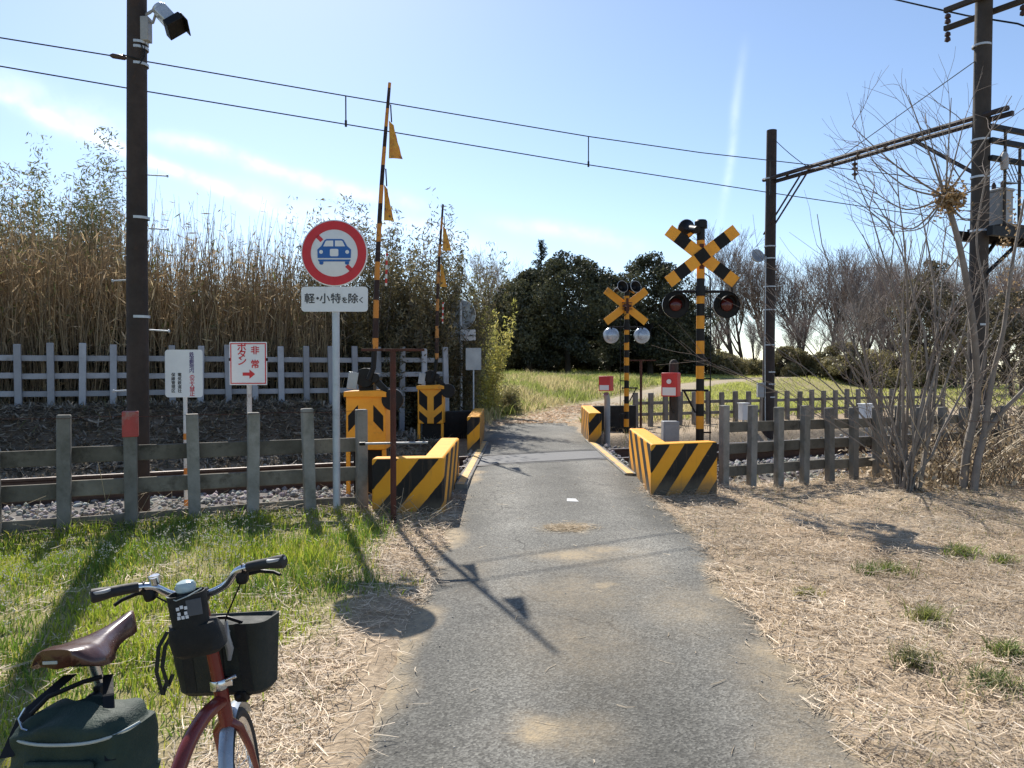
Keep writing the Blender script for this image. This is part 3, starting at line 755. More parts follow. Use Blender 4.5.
# ------------------------------------------------------------------ fences
def fence(name, n, ts, label, post, rails, mat, rmat, top, bury=.3, cat='fence', red=None, gap=.035, wirez=None, jit=.022):
    x0, y0 = TN(0, n)
    e = empty(name, (x0, y0, 0), A_T, label, cat)
    zs = [gz(*TN(t, n)) for t in ts]
    pz = MB().box((0, 0, 0), (post[0], post[1], 1.0)).build('post', mat, e, bevel=.008)
    for k, t in enumerate(ts):
        o = pz if k == 0 else pz.copy()
        if k: link(o); o.parent = e
        tp = (top(t) if callable(top) else top) + rng.uniform(-.02, .02); zb = min(zs[k], tp - .3) - bury
        o.location = (t, 0, (tp + zb) / 2); o.scale = (1, 1, tp - zb)
        o.rotation_euler = (rng.uniform(-jit, jit), rng.uniform(-jit, jit), rng.uniform(-.03, .03))
    for zc, hh in rails:
        k = 0
        while k < len(ts) - 1:
            k2 = min(k + 4, len(ts) - 1)
            a, b = ts[k], ts[k2]; f = (lambda t: zc(t)) if callable(zc) else (lambda t: zc)
            za, zb = f(a), f(b); m = MB(); ov = .0
            for (p, z) in ((a - ov, za), (b - .006, zb)):
                pass
            y = post[1] / 2 + gap / 2 + .003
            v = [(p, yy, z + s * hh / 2) for p, z in ((a, za + rng.uniform(-.01, .01)), (b - .008, zb + rng.uniform(-.01, .01))) for yy in (y - gap / 2, y + gap / 2) for s in (-1, 1)]
            m.add(v, [(0, 1, 3, 2), (4, 6, 7, 5), (0, 4, 5, 1), (2, 3, 7, 6), (0, 2, 6, 4), (1, 5, 7, 3)])
            m.build('rail', rmat, e, bevel=.006)
            k = k2
    if wirez:
        m = MB(); m.tube([(t, -post[1] / 2 - .006, wirez + .004 * math.sin(t * 9)) for t in np.linspace(ts[0], ts[-1], 40)], .002, 5); m.build('wire', M_rust, e)
    if red is not None:
        t = ts[red]; MB().box((t, 0, 1.085), (post[0] + .022, post[1] + .022, .21)).build('red_sleeve', pm('faded_red', (.42, .07, .06), (.33, .06, .05), 7, .7, dirt=(.3, .2, .17), dscale=8), e, bevel=.006)
    return e
tl = [-5.70 + .485 * k for k in range(-4, 6)]
fence('concrete_fence', -2.75, tl, 'grey concrete post and plank fence at left with a red sleeve on one post', (.10, .10), [(.83, .13), (.555, .13), (.27, .13)], M_conc, M_plank, 1.17, wirez=1.15, red=5)
trr = [.975 + .414 * k for k in range(0, 13)]
fence('concrete_fence', -2.75, trr, 'grey concrete post and plank fence at right behind the bare shrub', (.09, .09), [(.845, .12), (.60, .12), (.335, .12)], M_conc, M_plank, lambda t: 1.10 - .02 * (t - 1))
tb = [-8.8 + .44 * k for k in range(0, 21)]
fence('white_fence', 4.2, tb, 'white painted board fence on the bank in front of the brown reeds', (.10, .07), [(1.70, .09), (1.425, .09), (1.145, .09)], M_whitefence, M_whitefence, 1.94, gap=.03)
tr2 = [4.33 + .39 * k for k in range(0, 26)]
fence('wooden_fence', 4.2, tr2, 'weathered grey two-rail fence beyond the track at right, before the field', (.10, .08), [(.785, .07), (.54, .07)], M_woodfence, M_woodfence, 1.01, gap=.03)

# ------------------------------------------------------------------ round no-cars sign and its twin seen from behind
def sign_kit(loc, label, rz_=0):
    e = empty('round_sign', loc, rz_, label, 'road sign', 'round road signs with plate')
    m = MB(); m.cyl((0, .045, -.35), (0, .045, 2.62), .034, 16); m.build('post', M_steel, e)
    d = MB(); d.lathe([(.001, .012), (.298, .012), (.300, .008), (.300, -.002), (.296, -.004), (.001, -.004)], 64, 'y', (0, 0, 2.35))
    disc = d.build('sign_disc', M_signwhite, e, smooth=30)
    # back skin and clamps
    b = MB(); b.lathe([(.001, .0135), (.296, .0135), (.296, .0128), (.001, .0128)], 48, 'y', (0, 0, 2.35)); b.build('back_skin', M_metalgrey, disc)
    c = MB()
    for z in (2.18, 2.52, 1.95): c.box((0, .03, z), (.20, .03, .035)); c.lathe([(.038, -.018), (.038, .018)], 14, 'z', (0, .045, z))
    c.build('clamp', M_steel, e)
    r = MB()
    n = 64; vs = []; fs = []
    for k in range(n):
        t = 2 * math.pi * k / n
        for rr in (.290, .212): vs += [(rr * math.cos(t), -.0046, 2.35 + rr * math.sin(t)), (rr * math.cos(t), -.0062, 2.35 + rr * math.sin(t))]
    for k in range(n):
        a = 4 * k; b_ = 4 * ((k + 1) % n)
        fs += [(a + 1, b_ + 1, b_ + 3, a + 3), (a, b_, b_ + 1, a + 1), (a + 2, a + 3, b_ + 3, b_ + 2)]
    r.add(vs, fs)
    r.build('red_ring', M_signred, disc, smooth=0)
    s = MB()
    s.M = Matrix.Translation((0, 0, 2.35)) @ Matrix.Rotation(R(45), 4, 'Y')
    s.box((-.186, -.0052, 0), (.058, .002, .036)); s.box((.186, -.0052, 0), (.058, .002, .036)); s.build('red_bar', M_signred, disc, smooth=0)
    z0 = 2.352
    w = MB()
    w.prism([(x, z0 + z) for x, z in [(-.150, -.047), (-.152, .03), (-.132, .048), (-.116, .062), (-.088, .113), (-.07, .124), (.07, .124), (.088, .113), (.116, .062), (.132, .048), (.152, .03), (.150, -.047)]], -.0066, -.0080)
    w.prism([(x, z0 + z) for x, z in [(-.148, -.060), (.148, -.060), (.140, -.078), (-.140, -.078)]], -.0066, -.0080)
    for sx in (-1, 1): w.prism([(sx * x, z0 + z) for x, z in [(.098, -.079), (.134, -.079), (.134, -.098), (.126, -.106), (.106, -.106), (.098, -.098)]], -.0066, -.0080)
    car = w.build('car_emblem', M_signblue, disc, smooth=0)
    h = MB()
    for sx in (-1, 1):
        h.prism([(sx * x, z0 + z) for x, z in [(.008, .058), (.098, .058), (.076, .105), (.066, .110), (.008, .110)]], -.0082, -.0094)
        h.prism(circ(.017, 20, sx * .118, z0 + .008), -.0082, -.0094)
    h.prism(rrect(.076, .066, .012, 4, 0, z0 + .002), -.0082, -.0094)
    h.build('car_details', M_signwhite, car, smooth=0)
    p = MB(); p.prism(rrect(.60, .225, .03, 5, 0, 1.935), -.004, .010); pl = p.build('plate', M_signwhite, e, smooth=30)
    for ch, sz, x, dz in (('軽', .096, -.225, 0), ('・', .096, -.152, 0), ('小', .096, -.088, 0), ('特', .096, .012, 0), ('を', .060, .092, -.012), ('除', .096, .168, 0), ('く', .060, .243, -.012)):
        text(ch, sz, M_ink, pl, (x, -.0052, 1.935 + dz), .0022)
    return e
s1 = sign_kit((-1.605, 6.98, gz(-1.6, 6.98)), 'round red-ringed sign with a blue car emblem on a steel post')
s2 = sign_kit((-1.03, 15.7, gz(-1.03, 15.7)), 'grey back of a round sign half hidden in leaves across the track', math.pi * .93)

def board(loc, w, h, zc, label, name, back=True, rzr=0, postmat=None, pr=.02, border=None):
    e = empty(name, loc, rzr, label, 'sign')
    m = MB(); m.cyl((0, .02, -.3), (0, .02, zc + h * .3), pr, 12); post = m.build('post', postmat or M_white, e)
    b = MB(); b.prism(rrect(w, h, .03 if border is None else .006, 5, 0, zc), -.006, -.001); bd = b.build('sign_board', M_signwhite, e, smooth=30)
    return e, bd
e, bd = board((-3.10, 7.28, .05), .355, .45, 1.55 + (368 - 373.5) * 7.28 / 770 - .05, 'white notice board with purple and red vertical lettering on a thin striped post', 'notice_sign', postmat=None, pr=.019)
zc = 1.55 + (368 - 373.5) * 7.28 / 770 - .05
text('鉄道敷地内', .048, M_inkp, bd, (.075, -.0072, zc + .10), .0008, True, .80)
text('の立入禁止', .050, M_inkr, bd, (.078, -.0072, zc - .115), .0012, True, .80)
text('電気鉄道社', .038, M_ink, bd, (-.04, -.0072, zc - .09), .0010, True, 1.0)
text('保線管理区', .038, M_ink, bd, (-.10, -.0072, zc - .09), .0010, True, 1.0)
for z in (.85, .52, .22): MB().lathe([(.0195, z - .03), (.0196, z - .03), (.0196, z + .03), (.0195, z + .03)], 12, 'z', (0, .02, 0)).build('orange_band', M_orange, e)
Yb = 7.62; zb0 = .06; zc = 1.55 + (368 - 363.5) * Yb / 770 - zb0
M_rustwhite = pm('flaking_white_post', (.62, .60, .57), (.5, .48, .45), 5, .6, dirt=(.16, .07, .045), dscale=3.2, dlo=.47, dhi=.56)
e, bd = board(((248.5 - 512) / 770 * Yb, Yb, zb0), .37, .425, zc, 'white emergency button sign with red border and red arrow on a flaking post', 'emergency_button_sign', postmat=M_rustwhite, pr=.024, border=1)
br = MB()
for c_, d_ in (((0, -.0072, zc + .196), (.352, .0016, .010)), ((0, -.0072, zc - .196), (.352, .0016, .010)), ((-.171, -.0072, zc), (.010, .0016, .382)), ((.171, -.0072, zc), (.010, .0016, .382))): br.box(c_, d_)
br.build('red_border', M_signred, bd, smooth=0)
text('ボタン', .098, M_signred, bd, (-.062, -.0075, zc + .085), .0025, True, .68)
text('非', .088, M_signred, bd, (.068, -.0075, zc + .125), .0025)
text('常', .088, M_signred, bd, (.068, -.0075, zc - .012), .0025)
ar = MB(); ar.prism([(x, zc - .105 + z) for x, z in [(-.055, .016), (.012, .016), (.012, .046), (.068, 0), (.012, -.046), (.012, -.016), (-.055, -.016)]], -.0066, -.0084); ar.build('arrow', M_signred, bd, smooth=0)
cl = MB()
for x in (-.182, .182): cl.box((x, .002, zc + .04), (.02, .016, .03))
for x in (-.10, .10): cl.box((x, .004, zc - .215), (.025, .012, .02))
cl.build('clip', M_black, bd, smooth=0)

# rusty T posts
def tpost(loc, h, w, label, rzr=0):
    e = empty('rusty_post', loc, rzr, label, 'post', 'rusty T-shaped posts')
    m = MB(); m.cyl((0, 0, -.3), (0, 0, h - .02), .026, 12); m.build('upright', M_rust, e)
    m = MB(); m.box((0, 0, h - .008), (w, .035, .022)); m.build('crossbar', M_rust, e, bevel=.003)
    return e
Yt = 6.72; z0 = gz(-1.04, Yt)
e = tpost(((393 - 512) / 770 * Yt, Yt, z0), 1.55 + (368 - 349) * Yt / 770 - z0, .55, 'rusty T-shaped steel post in front of the left striped block')
m = MB(); m.cyl((-.25, .03, .70), (.30, .03, .71), .010, 8); m.build('tie_bar', M_greypaint, e)
m = MB(); m.cyl((-.30, .03, .699), (-.25, .03, .70), .016, 8); m.build('tie_bar_end', M_black, e)
Yt = 15.9; X = (641 - 512) / 770 * Yt; z0 = gz(X, Yt)
tpost((X, Yt, z0), 1.55 + (368 - 360) * Yt / 770 - z0, .62, 'thin rusty T-shaped post beyond the track at right of the far crossing signal')
# small grey sign across the track at left
Yt = 15.0; X = (473.5 - 512) / 770 * Yt; z0 = gz(X, Yt); zc = 1.55 + (368 - 359) * Yt / 770 - z0
e = empty('small_sign', (X, Yt, z0), 0, 'small plain grey sign plate on a thin pole left of the lane beyond the track', 'sign')
MB().cyl((0, .02, -.2), (0, .02, zc + .15), .014, 10).build('post', M_steel, e)
m = MB(); m.prism(rrect(.30, .43, .02, 4, 0, zc), -.004, .004); m.build('sign_plate', M_metalgrey, e)

# ------------------------------------------------------------------ crossing gates
def gate(loc, label, chev, armmat, lean, length, side, zpiv):
    e = empty('crossing_gate', loc, 0, label, 'crossing gate', 'raised crossing gates')
    m = MB(); m.box((0, 0, .80), (.44, .38, .60)); 
    body = m.build('cabinet', M_yel, e, bevel=.012)
    h = MB(); h.prism([(-.235, 1.09), (.235, 1.09), (.235, 1.145), (.16, 1.165), (-.235, 1.15)], -.235, .22); h.build('hood', M_yel, body, bevel=.006)
    y0, y1 = -.1925, -.190
    for sx in (-1, 1):
        xi = .085 if chev > 0 else .055
        for zt, zb in (((.94, .76),) if chev > 0 else ((1.02, .78), (.66, .52))):
            k = chev * .06
            st = MB(); st.prism([(sx * xi, zt + k), (sx * .195, zt - k), (sx * .195, zb - k), (sx * xi, zb + k)], y0, y1); st.build('chevron', M_blk, body, smooth=0)
    b = MB(); b.box((.02, .02, .235), (.34, .30, .53)); b.build('pedestal', M_blk, e, bevel=.01)
    for sx in (-1, 1): MB().box((sx * .20, -.16, .235), (.045, .045, .53)).build('leg', M_yel, e, bevel=.004)
    mo = MB(); mo.cyl((-.02, -.12, 1.30), (-.02, .20, 1.30), .11, 18); mo.box((-.02, .05, 1.20), (.16, .22, .14)); mo.cyl((side * .10, -.20, 1.30), (side * .10, .02, 1.30), .055, 14)
    mo.build('drive_motor', M_black, e, bevel=.006)
    cw = MB(); cw.cyl((side * .30, -.22, 1.06), (side * .30, -.12, 1.06), .12, 20); cw.box((side * .20, -.17, 1.18), (.24, .035, .07), (0, side * .8, 0)); cw.build('counterweight', M_black, e, bevel=.005)
    pl = MB(); pl.box((-.15, -.16, 1.27), (.11, .012, .19), (0, .15, 0)); pl.build('cover_plate', M_metalgrey, e, bevel=.003)
    br = MB(); br.tube([(.04, -.20, 1.28), (.09, -.20, 1.42), (.105, -.20, zpiv + .05)], [.035, .03, .03], 8); br.build('arm_socket', M_black, e)
    a = MB(); n = 14; base = Vector((.11, -.20, zpiv))
    pts = [Vector((0, 0, length * k / n)) + Vector((lean * (k / n) + .03 * math.sin(math.pi * k / n) * (-1), 0, 0)) for k in range(n + 1)]
    a.tube(pts, [.034 - .017 * k / n for k in range(n + 1)], 12)
    arm = a.build('gate_arm', armmat, e); arm.location = base
    # hanging warning flags
    for zf, s, wd in ((length * .86, .42, .15), (length * .62, .40, .11)):
        k = zf / length; x0 = lean * k - .03 * math.sin(math.pi * k) + .026
        f = MB(); vs = []; fs = []; nu, nv = 4, 7
        for sd in (0, .003):
            for j in range(nv):
                v = j / (nv - 1)
                for i in range(nu):
                    uu = i / (nu - 1); wv = .35 + .65 * v
                    vs.append((x0 + uu * wd * wv, .022 * math.sin(4 * v + 3 * uu) + sd, zf - s * v - uu * .05 * (1 - v) - .02 * uu * (j % 2)))
        q = nu * nv
        for j in range(nv - 1):
            for i in range(nu - 1):
                a_ = j * nu + i
                fs += [(a_, a_ + 1, a_ + nu + 1, a_ + nu), (q + a_, q + a_ + nu, q + a_ + nu + 1, q + a_ + 1)]
        f.add(vs, fs); fl_ = f.build('flag', M_flag, arm)
        r_ = MB(); r_.tube([(x0 - .02, 0, zf + .17), (x0 + .02, 0, zf + .17), (x0 + .03, 0, zf - .02)], .008, 6); r_.build('flag_rod', M_black, fl_)
    tp = MB(); tp.box((0, 0, 0), (.022, .012, .36)); o = tp.build('hanging_tape', M_redwhite, arm); o.location = (lean * .4 + .06, 0, length * .30); o.rotation_euler = (0, .03, 0)
    return e
gate(((365 - 512) / 770 * 8.5, 8.72, .14), 'near raised crossing gate with orange cabinet behind the left concrete fence', 1, M_arm, .17, 2.92, 1, 1.62)
g2 = gate(((431 - 512) / 770 * 13.2, 13.3, .10), 'far raised crossing gate with worn arm across the track in front of the bushes', -1, M_armfar, .11, 2.62, 1, 1.60)

# ------------------------------------------------------------------ crossing signals
sig = empty('crossing_signal', (2.26, 9.25, .22), 0, 'near crossing signal with striped crossbuck and two dark round lamps', 'crossing signal', 'level crossing signals')
m = MB(); m.cyl((0, 0, -.3), (0, 0, 3.0), .048, 18); m.build('mast', M_mast, sig)
m = MB(); m.box((0, 0, .06), (.24, .24, .12)); m.lathe([(.085, .12), (.06, .26)], 16); m.build('base', M_blk, sig, bevel=.01)
zx = 2.66
for k, sgn in enumerate((1, -1)):
    m = MB(); m.M = Matrix.Translation((0, -.062 - .012 * k, zx)) @ Matrix.Rotation(sgn * R(37.7), 4, 'Y')
    m.box((0, 0, 0), (1.02, .010, .148)); bo = m.build('crossbuck_board', M_yel, sig, bevel=.002)
    d = MB(); d.M = m.M
    for c_ in (-.295, .295): d.box((c_, -.0062, 0), (.155, .0016, .1475))
    if k: d.box((0, -.0062, 0), (.15, .0016, .1475))
    d.build('black_band', M_blk, bo, smooth=0)
m = MB(); m.box((0, .02, zx), (.16, .09, .05)); m.box((0, .0, zx), (.05, .10, .30)); m.cyl((-.10, .03, zx + .06), (.10, .03, zx + .06), .010, 8); m.cyl((-.10, .03, zx - .06), (.10, .03, zx - .06), .010, 8)
m.build('crossbuck_bracket', M_rust, sig)
m = MB(); m.cyl((-.33, 0, 2.245), (.33, 0, 2.245), .018, 10); m.lathe([(.062, 2.19), (.062, 2.31)], 16, 'z'); m.build('lamp_bar', M_black, sig)
for sx in (-1, 1):
    x = sx * .305; zl = 2.085
    m = MB(); m.lathe([(.155, -.05), (.160, -.048), (.160, -.035), (.02, -.032)], 36, 'y', (x, 0, zl)); lamp = m.build('lamp', M_blk, sig)
    m = MB(); m.lathe([(.075, -.058), (.078, -.052), (.078, -.049)], 24, 'y', (x, 0, zl)); m.lathe([(.0, -.071), (.03, -.069), (.055, -.064), (.075, -.052)], 24, 'y', (x, 0, zl)); m.build('lens', M_lensred, lamp)
    m = MB()   # visor: a half sleeve over the lens
    vs = []; fs = []; n = 20
    for k in range(n + 1):
        t = R(-25 + 230 * k / n); L = .16 * max(.15, math.sin(t)) + .02
        for rr in (.10, .105): vs += [(x + rr * math.cos(t), -.05, zl + rr * math.sin(t)), (x + rr * math.cos(t), -.05 - L, zl + rr * math.sin(t))]
    for k in range(n):
        a = 4 * k; fs += [(a, a + 4, a + 5, a + 1), (a + 2, a + 3, a + 7, a + 6), (a + 1, a + 5, a + 7, a + 3)]
    m.add(vs, fs); m.build('visor', M_blk, lamp)
    m = MB(); m.lathe([(.156, -.034), (.157, .0), (.150, .014), (.108, .022), (.094, .034), (.088, .062), (.06, .08), (.001, .086)], 32, 'y', (x, 0, zl)); m.build('lamp_shell', M_silver, lamp)
    m = MB(); m.cyl((x, .02, zl + .12), (x, .0, 2.245), .016, 8); m.build('hanger', M_black, lamp)
m = MB(); m.lathe([(.052, 3.0), (.075, 3.0), (.075, 3.08), (.06, 3.10), (.001, 3.10)], 20); m.build('cap', M_black, sig)
m = MB(); m.M = Matrix.Translation((-.11, .06, 3.0)) @ Matrix.Rotation(R(18), 4, 'Z') @ Matrix.Rotation(R(12), 4, 'X')
m.lathe([(.001, -.16), (.045, -.16), (.05, -.05), (.055, .02), (.085, .08), (.115, .10), (.113, .102)], 24, 'y'); horn = m.build('speaker_horn', M_black, sig)
m = MB(); m.M = Matrix.Translation((-.11, .06, 3.0)) @ Matrix.Rotation(R(18), 4, 'Z') @ Matrix.Rotation(R(12), 4, 'X'); m.lathe([(.112, .102), (.08, .074), (.045, .03), (.04, .05), (.001, .06)], 24, 'y'); m.build('horn_mouth', M_black, horn)
m = MB(); m.M = Matrix.Translation((-.11, .06, 3.0)) @ Matrix.Rotation(R(18), 4, 'Z') @ Matrix.Rotation(R(12), 4, 'X'); m.lathe([(.114, .098), (.119, .104), (.114, .108)], 24, 'y'); m.build('horn_rim', M_signwhite, horn)
m = MB(); m.box((-.08, .0, 2.955), (.16, .03, .035), (0, -.5, 0)); m.build('horn_arm', M_yel, sig)
m = MB(); m.tube([(.02, .05, 2.5), (.13, .05, 2.42), (.135, .05, 2.2), (.135, .05, .0)], .0075, 8)
for z in (1.95, 1.45, 1.2, .55): m.box((.07, .05, z), (.16, .012, .02))
m.build('conduit', M_black, sig)
m = MB(); m.tube([(0, 0, 1.06), (-.22, 0, 1.06)], .014, 8); m.tube([(0, 0, .80), (-.06, 0, .80), (-.19, 0, 1.05)], .012, 8); m.tube([(0, 0, 1.06), (.10, 0, 1.06)], .014, 8); m.tube([(0, 0, .80), (.06, 0, .81)], .012, 8)
m.build('arm_rest', M_black, sig)
sg2 = copy_tree(sig); sg2.location = (2.24, 15.05, .10); sg2.rotation_euler = (0, 0, math.pi + .08)
h2 = [c for c in COL.objects if c.parent == sg2 and c.name.startswith('speaker_horn')][0]; h3 = copy_tree(h2, sg2); h3.location = (.26, 0, 0)
sg2['label'] = 'far crossing signal seen from behind with plain yellow crossbuck and silver lamp shells'

# ------------------------------------------------------------------ red emergency button boxes
e = empty('emergency_button', (2.02, 9.95, .1), 0, 'red emergency button box on a round-topped concrete post by the near signal', 'emergency button', 'red emergency button boxes')
m = MB(); m.cyl((.07, 0, -.2), (.07, 0, 1.50), .058, 18); m.lathe([(.058, 1.50), (.052, 1.53), (.03, 1.555), (.001, 1.56)], 18, 'z', (.07, 0, 0)); m.build('post', M_polegrey, e)
m = MB(); m.box((0, -.17, 1.24), (.205, .19, .30), (0, 0, -.45)); bx = m.build('button_box', M_red, e, bevel=.01)
m = MB(); m.M = Matrix.Translation((0, -.17, 1.24)) @ Matrix.Rotation(-.45, 4, 'Z'); m.box((0, -.0962, -.085), (.17, .002, .10)); lbp = m.build('label_plate', M_signwhite, bx, smooth=0)
m = MB(); m.M = Matrix.Translation((0, -.17, 1.24)) @ Matrix.Rotation(-.45, 4, 'Z'); m.cyl((0, -.099, .04), (0, -.112, .04), .03, 16); m.build('push_button', M_signwhite, bx)
m = MB(); m.tube([(.0, -.14, 1.09), (.0, -.14, .98), (.03, -.10, .90), (.06, -.06, .88)], .012, 8); m.build('cable', M_black, e)
m = MB()
for z in (1.35, 1.12): m.lathe([(.06, z - .012), (.063, z - .012), (.063, z + .012), (.06, z + .012)], 18, 'z', (.07, 0, 0))
m.build('clamp_band', M_steel, e)
e = empty('relay_cabinet', (2.0, 9.72, .12), 0, 'grey metal relay cabinet below the red button box', 'cabinet')
m = MB(); m.box((0, 0, .40), (.20, .16, .72)); cb = m.build('cabinet_body', M_greypaint, e, bevel=.008)
m = MB(); m.box((0, -.0822, .40), (.16, .004, .62)); dr = m.build('door', M_greypaint, cb, bevel=.0015)
m = MB(); m.box((.06, -.0882, .42), (.012, .008, .06)); m.build('handle', M_black, dr)
m = MB(); m.box((0, 0, .02), (.28, .24, .10)); m.build('plinth', M_conc, e, bevel=.008)
Yf = 14.0; X = (606 - 512) / 770 * Yf
e = empty('emergency_button', (X, Yf, .1), 0, 'small red emergency button box on a grey bent pipe across the track', 'emergency button', 'red emergency button boxes')
m = MB(); m.tube([(.03, .05, -.1), (.03, .05, .6), (.03, .05, .88), (.0, 0, .98)], .055, 14); m.build('post', M_greypaint, e)
m = MB(); m.box((0, -.02, 1.17), (.22, .18, .27), (0, 0, -.5)); bx = m.build('button_box', M_red, e, bevel=.01)
m = MB(); m.M = Matrix.Translation((0, -.02, 1.17)) @ Matrix.Rotation(-.5, 4, 'Z'); m.box((0, -.0912, -.075), (.18, .002, .09)); m.build('label_plate', M_signwhite, bx, smooth=0)
for px, Yq, w_, h_, lab in ((743.5, 16.0, .14, .34, 'narrow pale grey trackside box just left of the catenary pole'), (867, 15.6, .28, .30, 'square pale grey trackside box behind the right concrete fence')):
    X = (px - 512) / 770 * Yq; z0 = gz(X, Yq)
    e = empty('trackside_box', (X, Yq, z0), .3, lab, 'equipment box')
    zc = 1.55 + (368 - 412) * Yq / 770 - z0
    m = MB(); m.box((0, 0, zc), (w_, .16, h_)); b_ = m.build('box_body', M_signwhite, e, bevel=.006)
    m = MB(); m.box((0, -.082, zc), (w_ * .82, .004, h_ * .85)); m.build('door', M_signwhite, b_, bevel=.001)
    m = MB(); m.box((0, -.01, zc + h_ / 2 + .012), (w_ + .04, .20, .02)); m.build('lid', M_signwhite, e, bevel=.003)
    m = MB(); m.cyl((0, 0, -.2), (0, 0, zc - h_ / 2), .025, 10); m.build('leg', M_greypaint, e)

# ------------------------------------------------------------------ left pole with floodlight
pX, pY = -3.50, 7.19
e = empty('utility_pole', (pX, pY, .1), 0, 'dark brown utility pole at left with a floodlight near the top', 'utility pole')
m = MB(); m.tube([(0, 0, -.4), (.01, 0, 2.5), (.05, 0, 6.6)], [.100, .092, .080], 24); m.build('shaft', M_pole, e)
def zat(py, Y=pY): return 1.55 + (368 - py) * Y / 770 - .1
for py in (47, 52, 219, 317, 68): 
    z = zat(py); rr = .10 - .003 * z; MB().lathe([(rr - .01, z - .012), (rr, z - .012), (rr, z + .012), (rr - .01, z + .012)], 24, 'z', (.01 + .008 * z, 0, 0)).build('band', M_steel, e)
bl = None
for py, sx in ((172, -1), (176, 1), (229, 1), (280, -1), (330, 1), (390, -1)):
    z = zat(py); b = MB(); b.cyl((sx * .08 + .04, 0, z), (sx * .26 + .04, 0, z - .01), .007, 8); b.cyl((sx * .255 + .04, 0, z - .01), (sx * .265 + .04, 0, z - .01), .014, 8); b.build('step_bolt', M_steel, e)
m = MB(); m.box((.125, -.02, zat(34)), (.075, .09, .22)); m.build('junction_box', M_greypaint, e, bevel=.006)
m = MB()
m.tube([(.10, 0, zat(19)), (.16, -.02, zat(17)), (.20, -.02, zat(14)), (.27, -.03, zat(20))], .014, 8); m.tube([(.12, 0, zat(28)), (.18, 0, zat(26)), (.21, -.01, zat(18))], .012, 8)
fb = m.build('floodlight', M_greypaint, e)
m = MB(); m.M = Matrix.Translation((.34, -.04, zat(24.5))) @ Matrix.Rotation(R(48), 4, 'Y') @ Matrix.Rotation(R(-20), 4, 'X')
m.box((-.03, 0, 0), (.17, .14, .12)); m.lathe([(.05, -.15), (.065, -.15), (.06, -.08)], 16, 'x'); m.build('lamp_housing', M_silver, fb, bevel=.02)
m = MB(); m.M = Matrix.Translation((.34, -.04, zat(24.5))) @ Matrix.Rotation(R(48), 4, 'Y') @ Matrix.Rotation(R(-20), 4, 'X')
m.box((.085, 0, 0), (.07, .22, .17)); m.box((.12, 0, .09), (.10, .23, .012)); m.build('lamp_visor', M_black, fb, bevel=.012)
m = MB(); m.tube([(.09, -.06, zat(47)), (.13, -.09, zat(58)), (.10, -.09, zat(66)), (.02, -.095, zat(64)), (-.07, -.06, zat(60))], .006, 6); m.tube([(.12, -.03, zat(40)), (.12, -.05, zat(62)), (.09, -.08, zat(70))], .005, 6); m.build('loose_cable', M_black, e)

# ------------------------------------------------------------------ portal across the track
def WX(px, Y): return (px - 512) / 770 * Y
def WZ(py, Y): return 1.55 + (368 - py) * Y / 770
fpt = TN(6.3, 2.3); npt = TN(6.2, -2.2)
e = empty('catenary_portal', (npt[0], npt[1], 0), 0, 'overhead line portal of two dark poles joined by a braced cross beam', 'catenary portal')
def wl(m, name, mat, **k): return m.build(name, mat, e, world=True, **k)
m = MB(); m.tube([(fpt[0] - .02, fpt[1], -.2), (fpt[0] + .02, fpt[1], WZ(132, fpt[1]))], [.125, .10], 20); wl(m, 'pole', M_pole)
m = MB(); m.tube([(npt[0] - .03, npt[1], -.2), (npt[0] + .03, npt[1], 7.6)], [.135, .115], 20); wl(m, 'pole', M_polegrey)
M_darksteel = pm('dark_weathered_steel', (.045, .036, .036), (.03, .025, .026), 6, .75, dirt=(.09, .045, .03), dscale=7, dlo=.58, dhi=.7)
F0 = Vector((fpt[0], fpt[1], 5.36)); N0 = Vector((npt[0], npt[1], 5.27)); bd_ = (N0 - F0).normalized()
A = F0 - bd_ * .15; B = N0 + bd_ * .45
sd = bd_.cross(Vector((0, 0, 1))).normalized()
for s_ in (-1, 1):
    m = MB(); o_ = sd * (s_ * .05)
    m.tube([A + o_ + Vector((0, 0, .03 * s_)), B + o_ + Vector((0, 0, .03 * s_))], .040, 6); wl(m, 'beam', M_darksteel)
m = MB()
for t_ in np.linspace(.5, 3.4, 6): m.tube([A + bd_ * t_ - sd * .06, A + bd_ * (t_ + .25) + sd * .06], .012, 6)
wl(m, 'beam_lacing', M_darksteel)
for s_ in (-.06, .06):
    m = MB(); o_ = sd * s_; m.tube([F0 - Vector((0, 0, 1.08)) - bd_ * .12 + o_, F0 + bd_ * .95 + o_ + Vector((0, 0, -.03))], .018, 6); wl(m, 'brace', M_darksteel)
    m = MB(); m.tube([N0 - Vector((0, 0, .85)) + o_, N0 - bd_ * 1.15 + o_ + Vector((0, 0, -.03))], .018, 6); wl(m, 'brace', M_darksteel)
ic = A + bd_ * 2.3 + Vector((0, 0, -.02))
m = MB(); m.cyl(ic, ic - Vector((0, 0, .10)), .014, 8)
for z in (.12, .20, .30): m.lathe([(.02, -z - .035), (.05, -z - .015), (.055, -z), (.022, -z + .02)], 16, 'z', tuple(ic))
m.cyl(ic - Vector((0, 0, .10)), ic - Vector((0, 0, .40)), .018, 8); wl(m, 'insulator', M_insul)
for py in (180, 247, 259, 287, 310, 345, 372, 384, 397): 
    z = WZ(py, fpt[1]); wl(MB().lathe([(.10, z - .012), (.122, z - .012), (.122, z + .012), (.10, z + .012)], 20, 'z', (fpt[0], fpt[1], 0)), 'band', M_steel)
for z in (4.95, 4.4, 3.6, 2.2, 6.35):
    wl(MB().lathe([(.11, z - .015), (.132, z - .015), (.132, z + .015), (.11, z + .015)], 20, 'z', (npt[0], npt[1], 0)), 'band', M_steel)
lz = WZ(257, fpt[1])
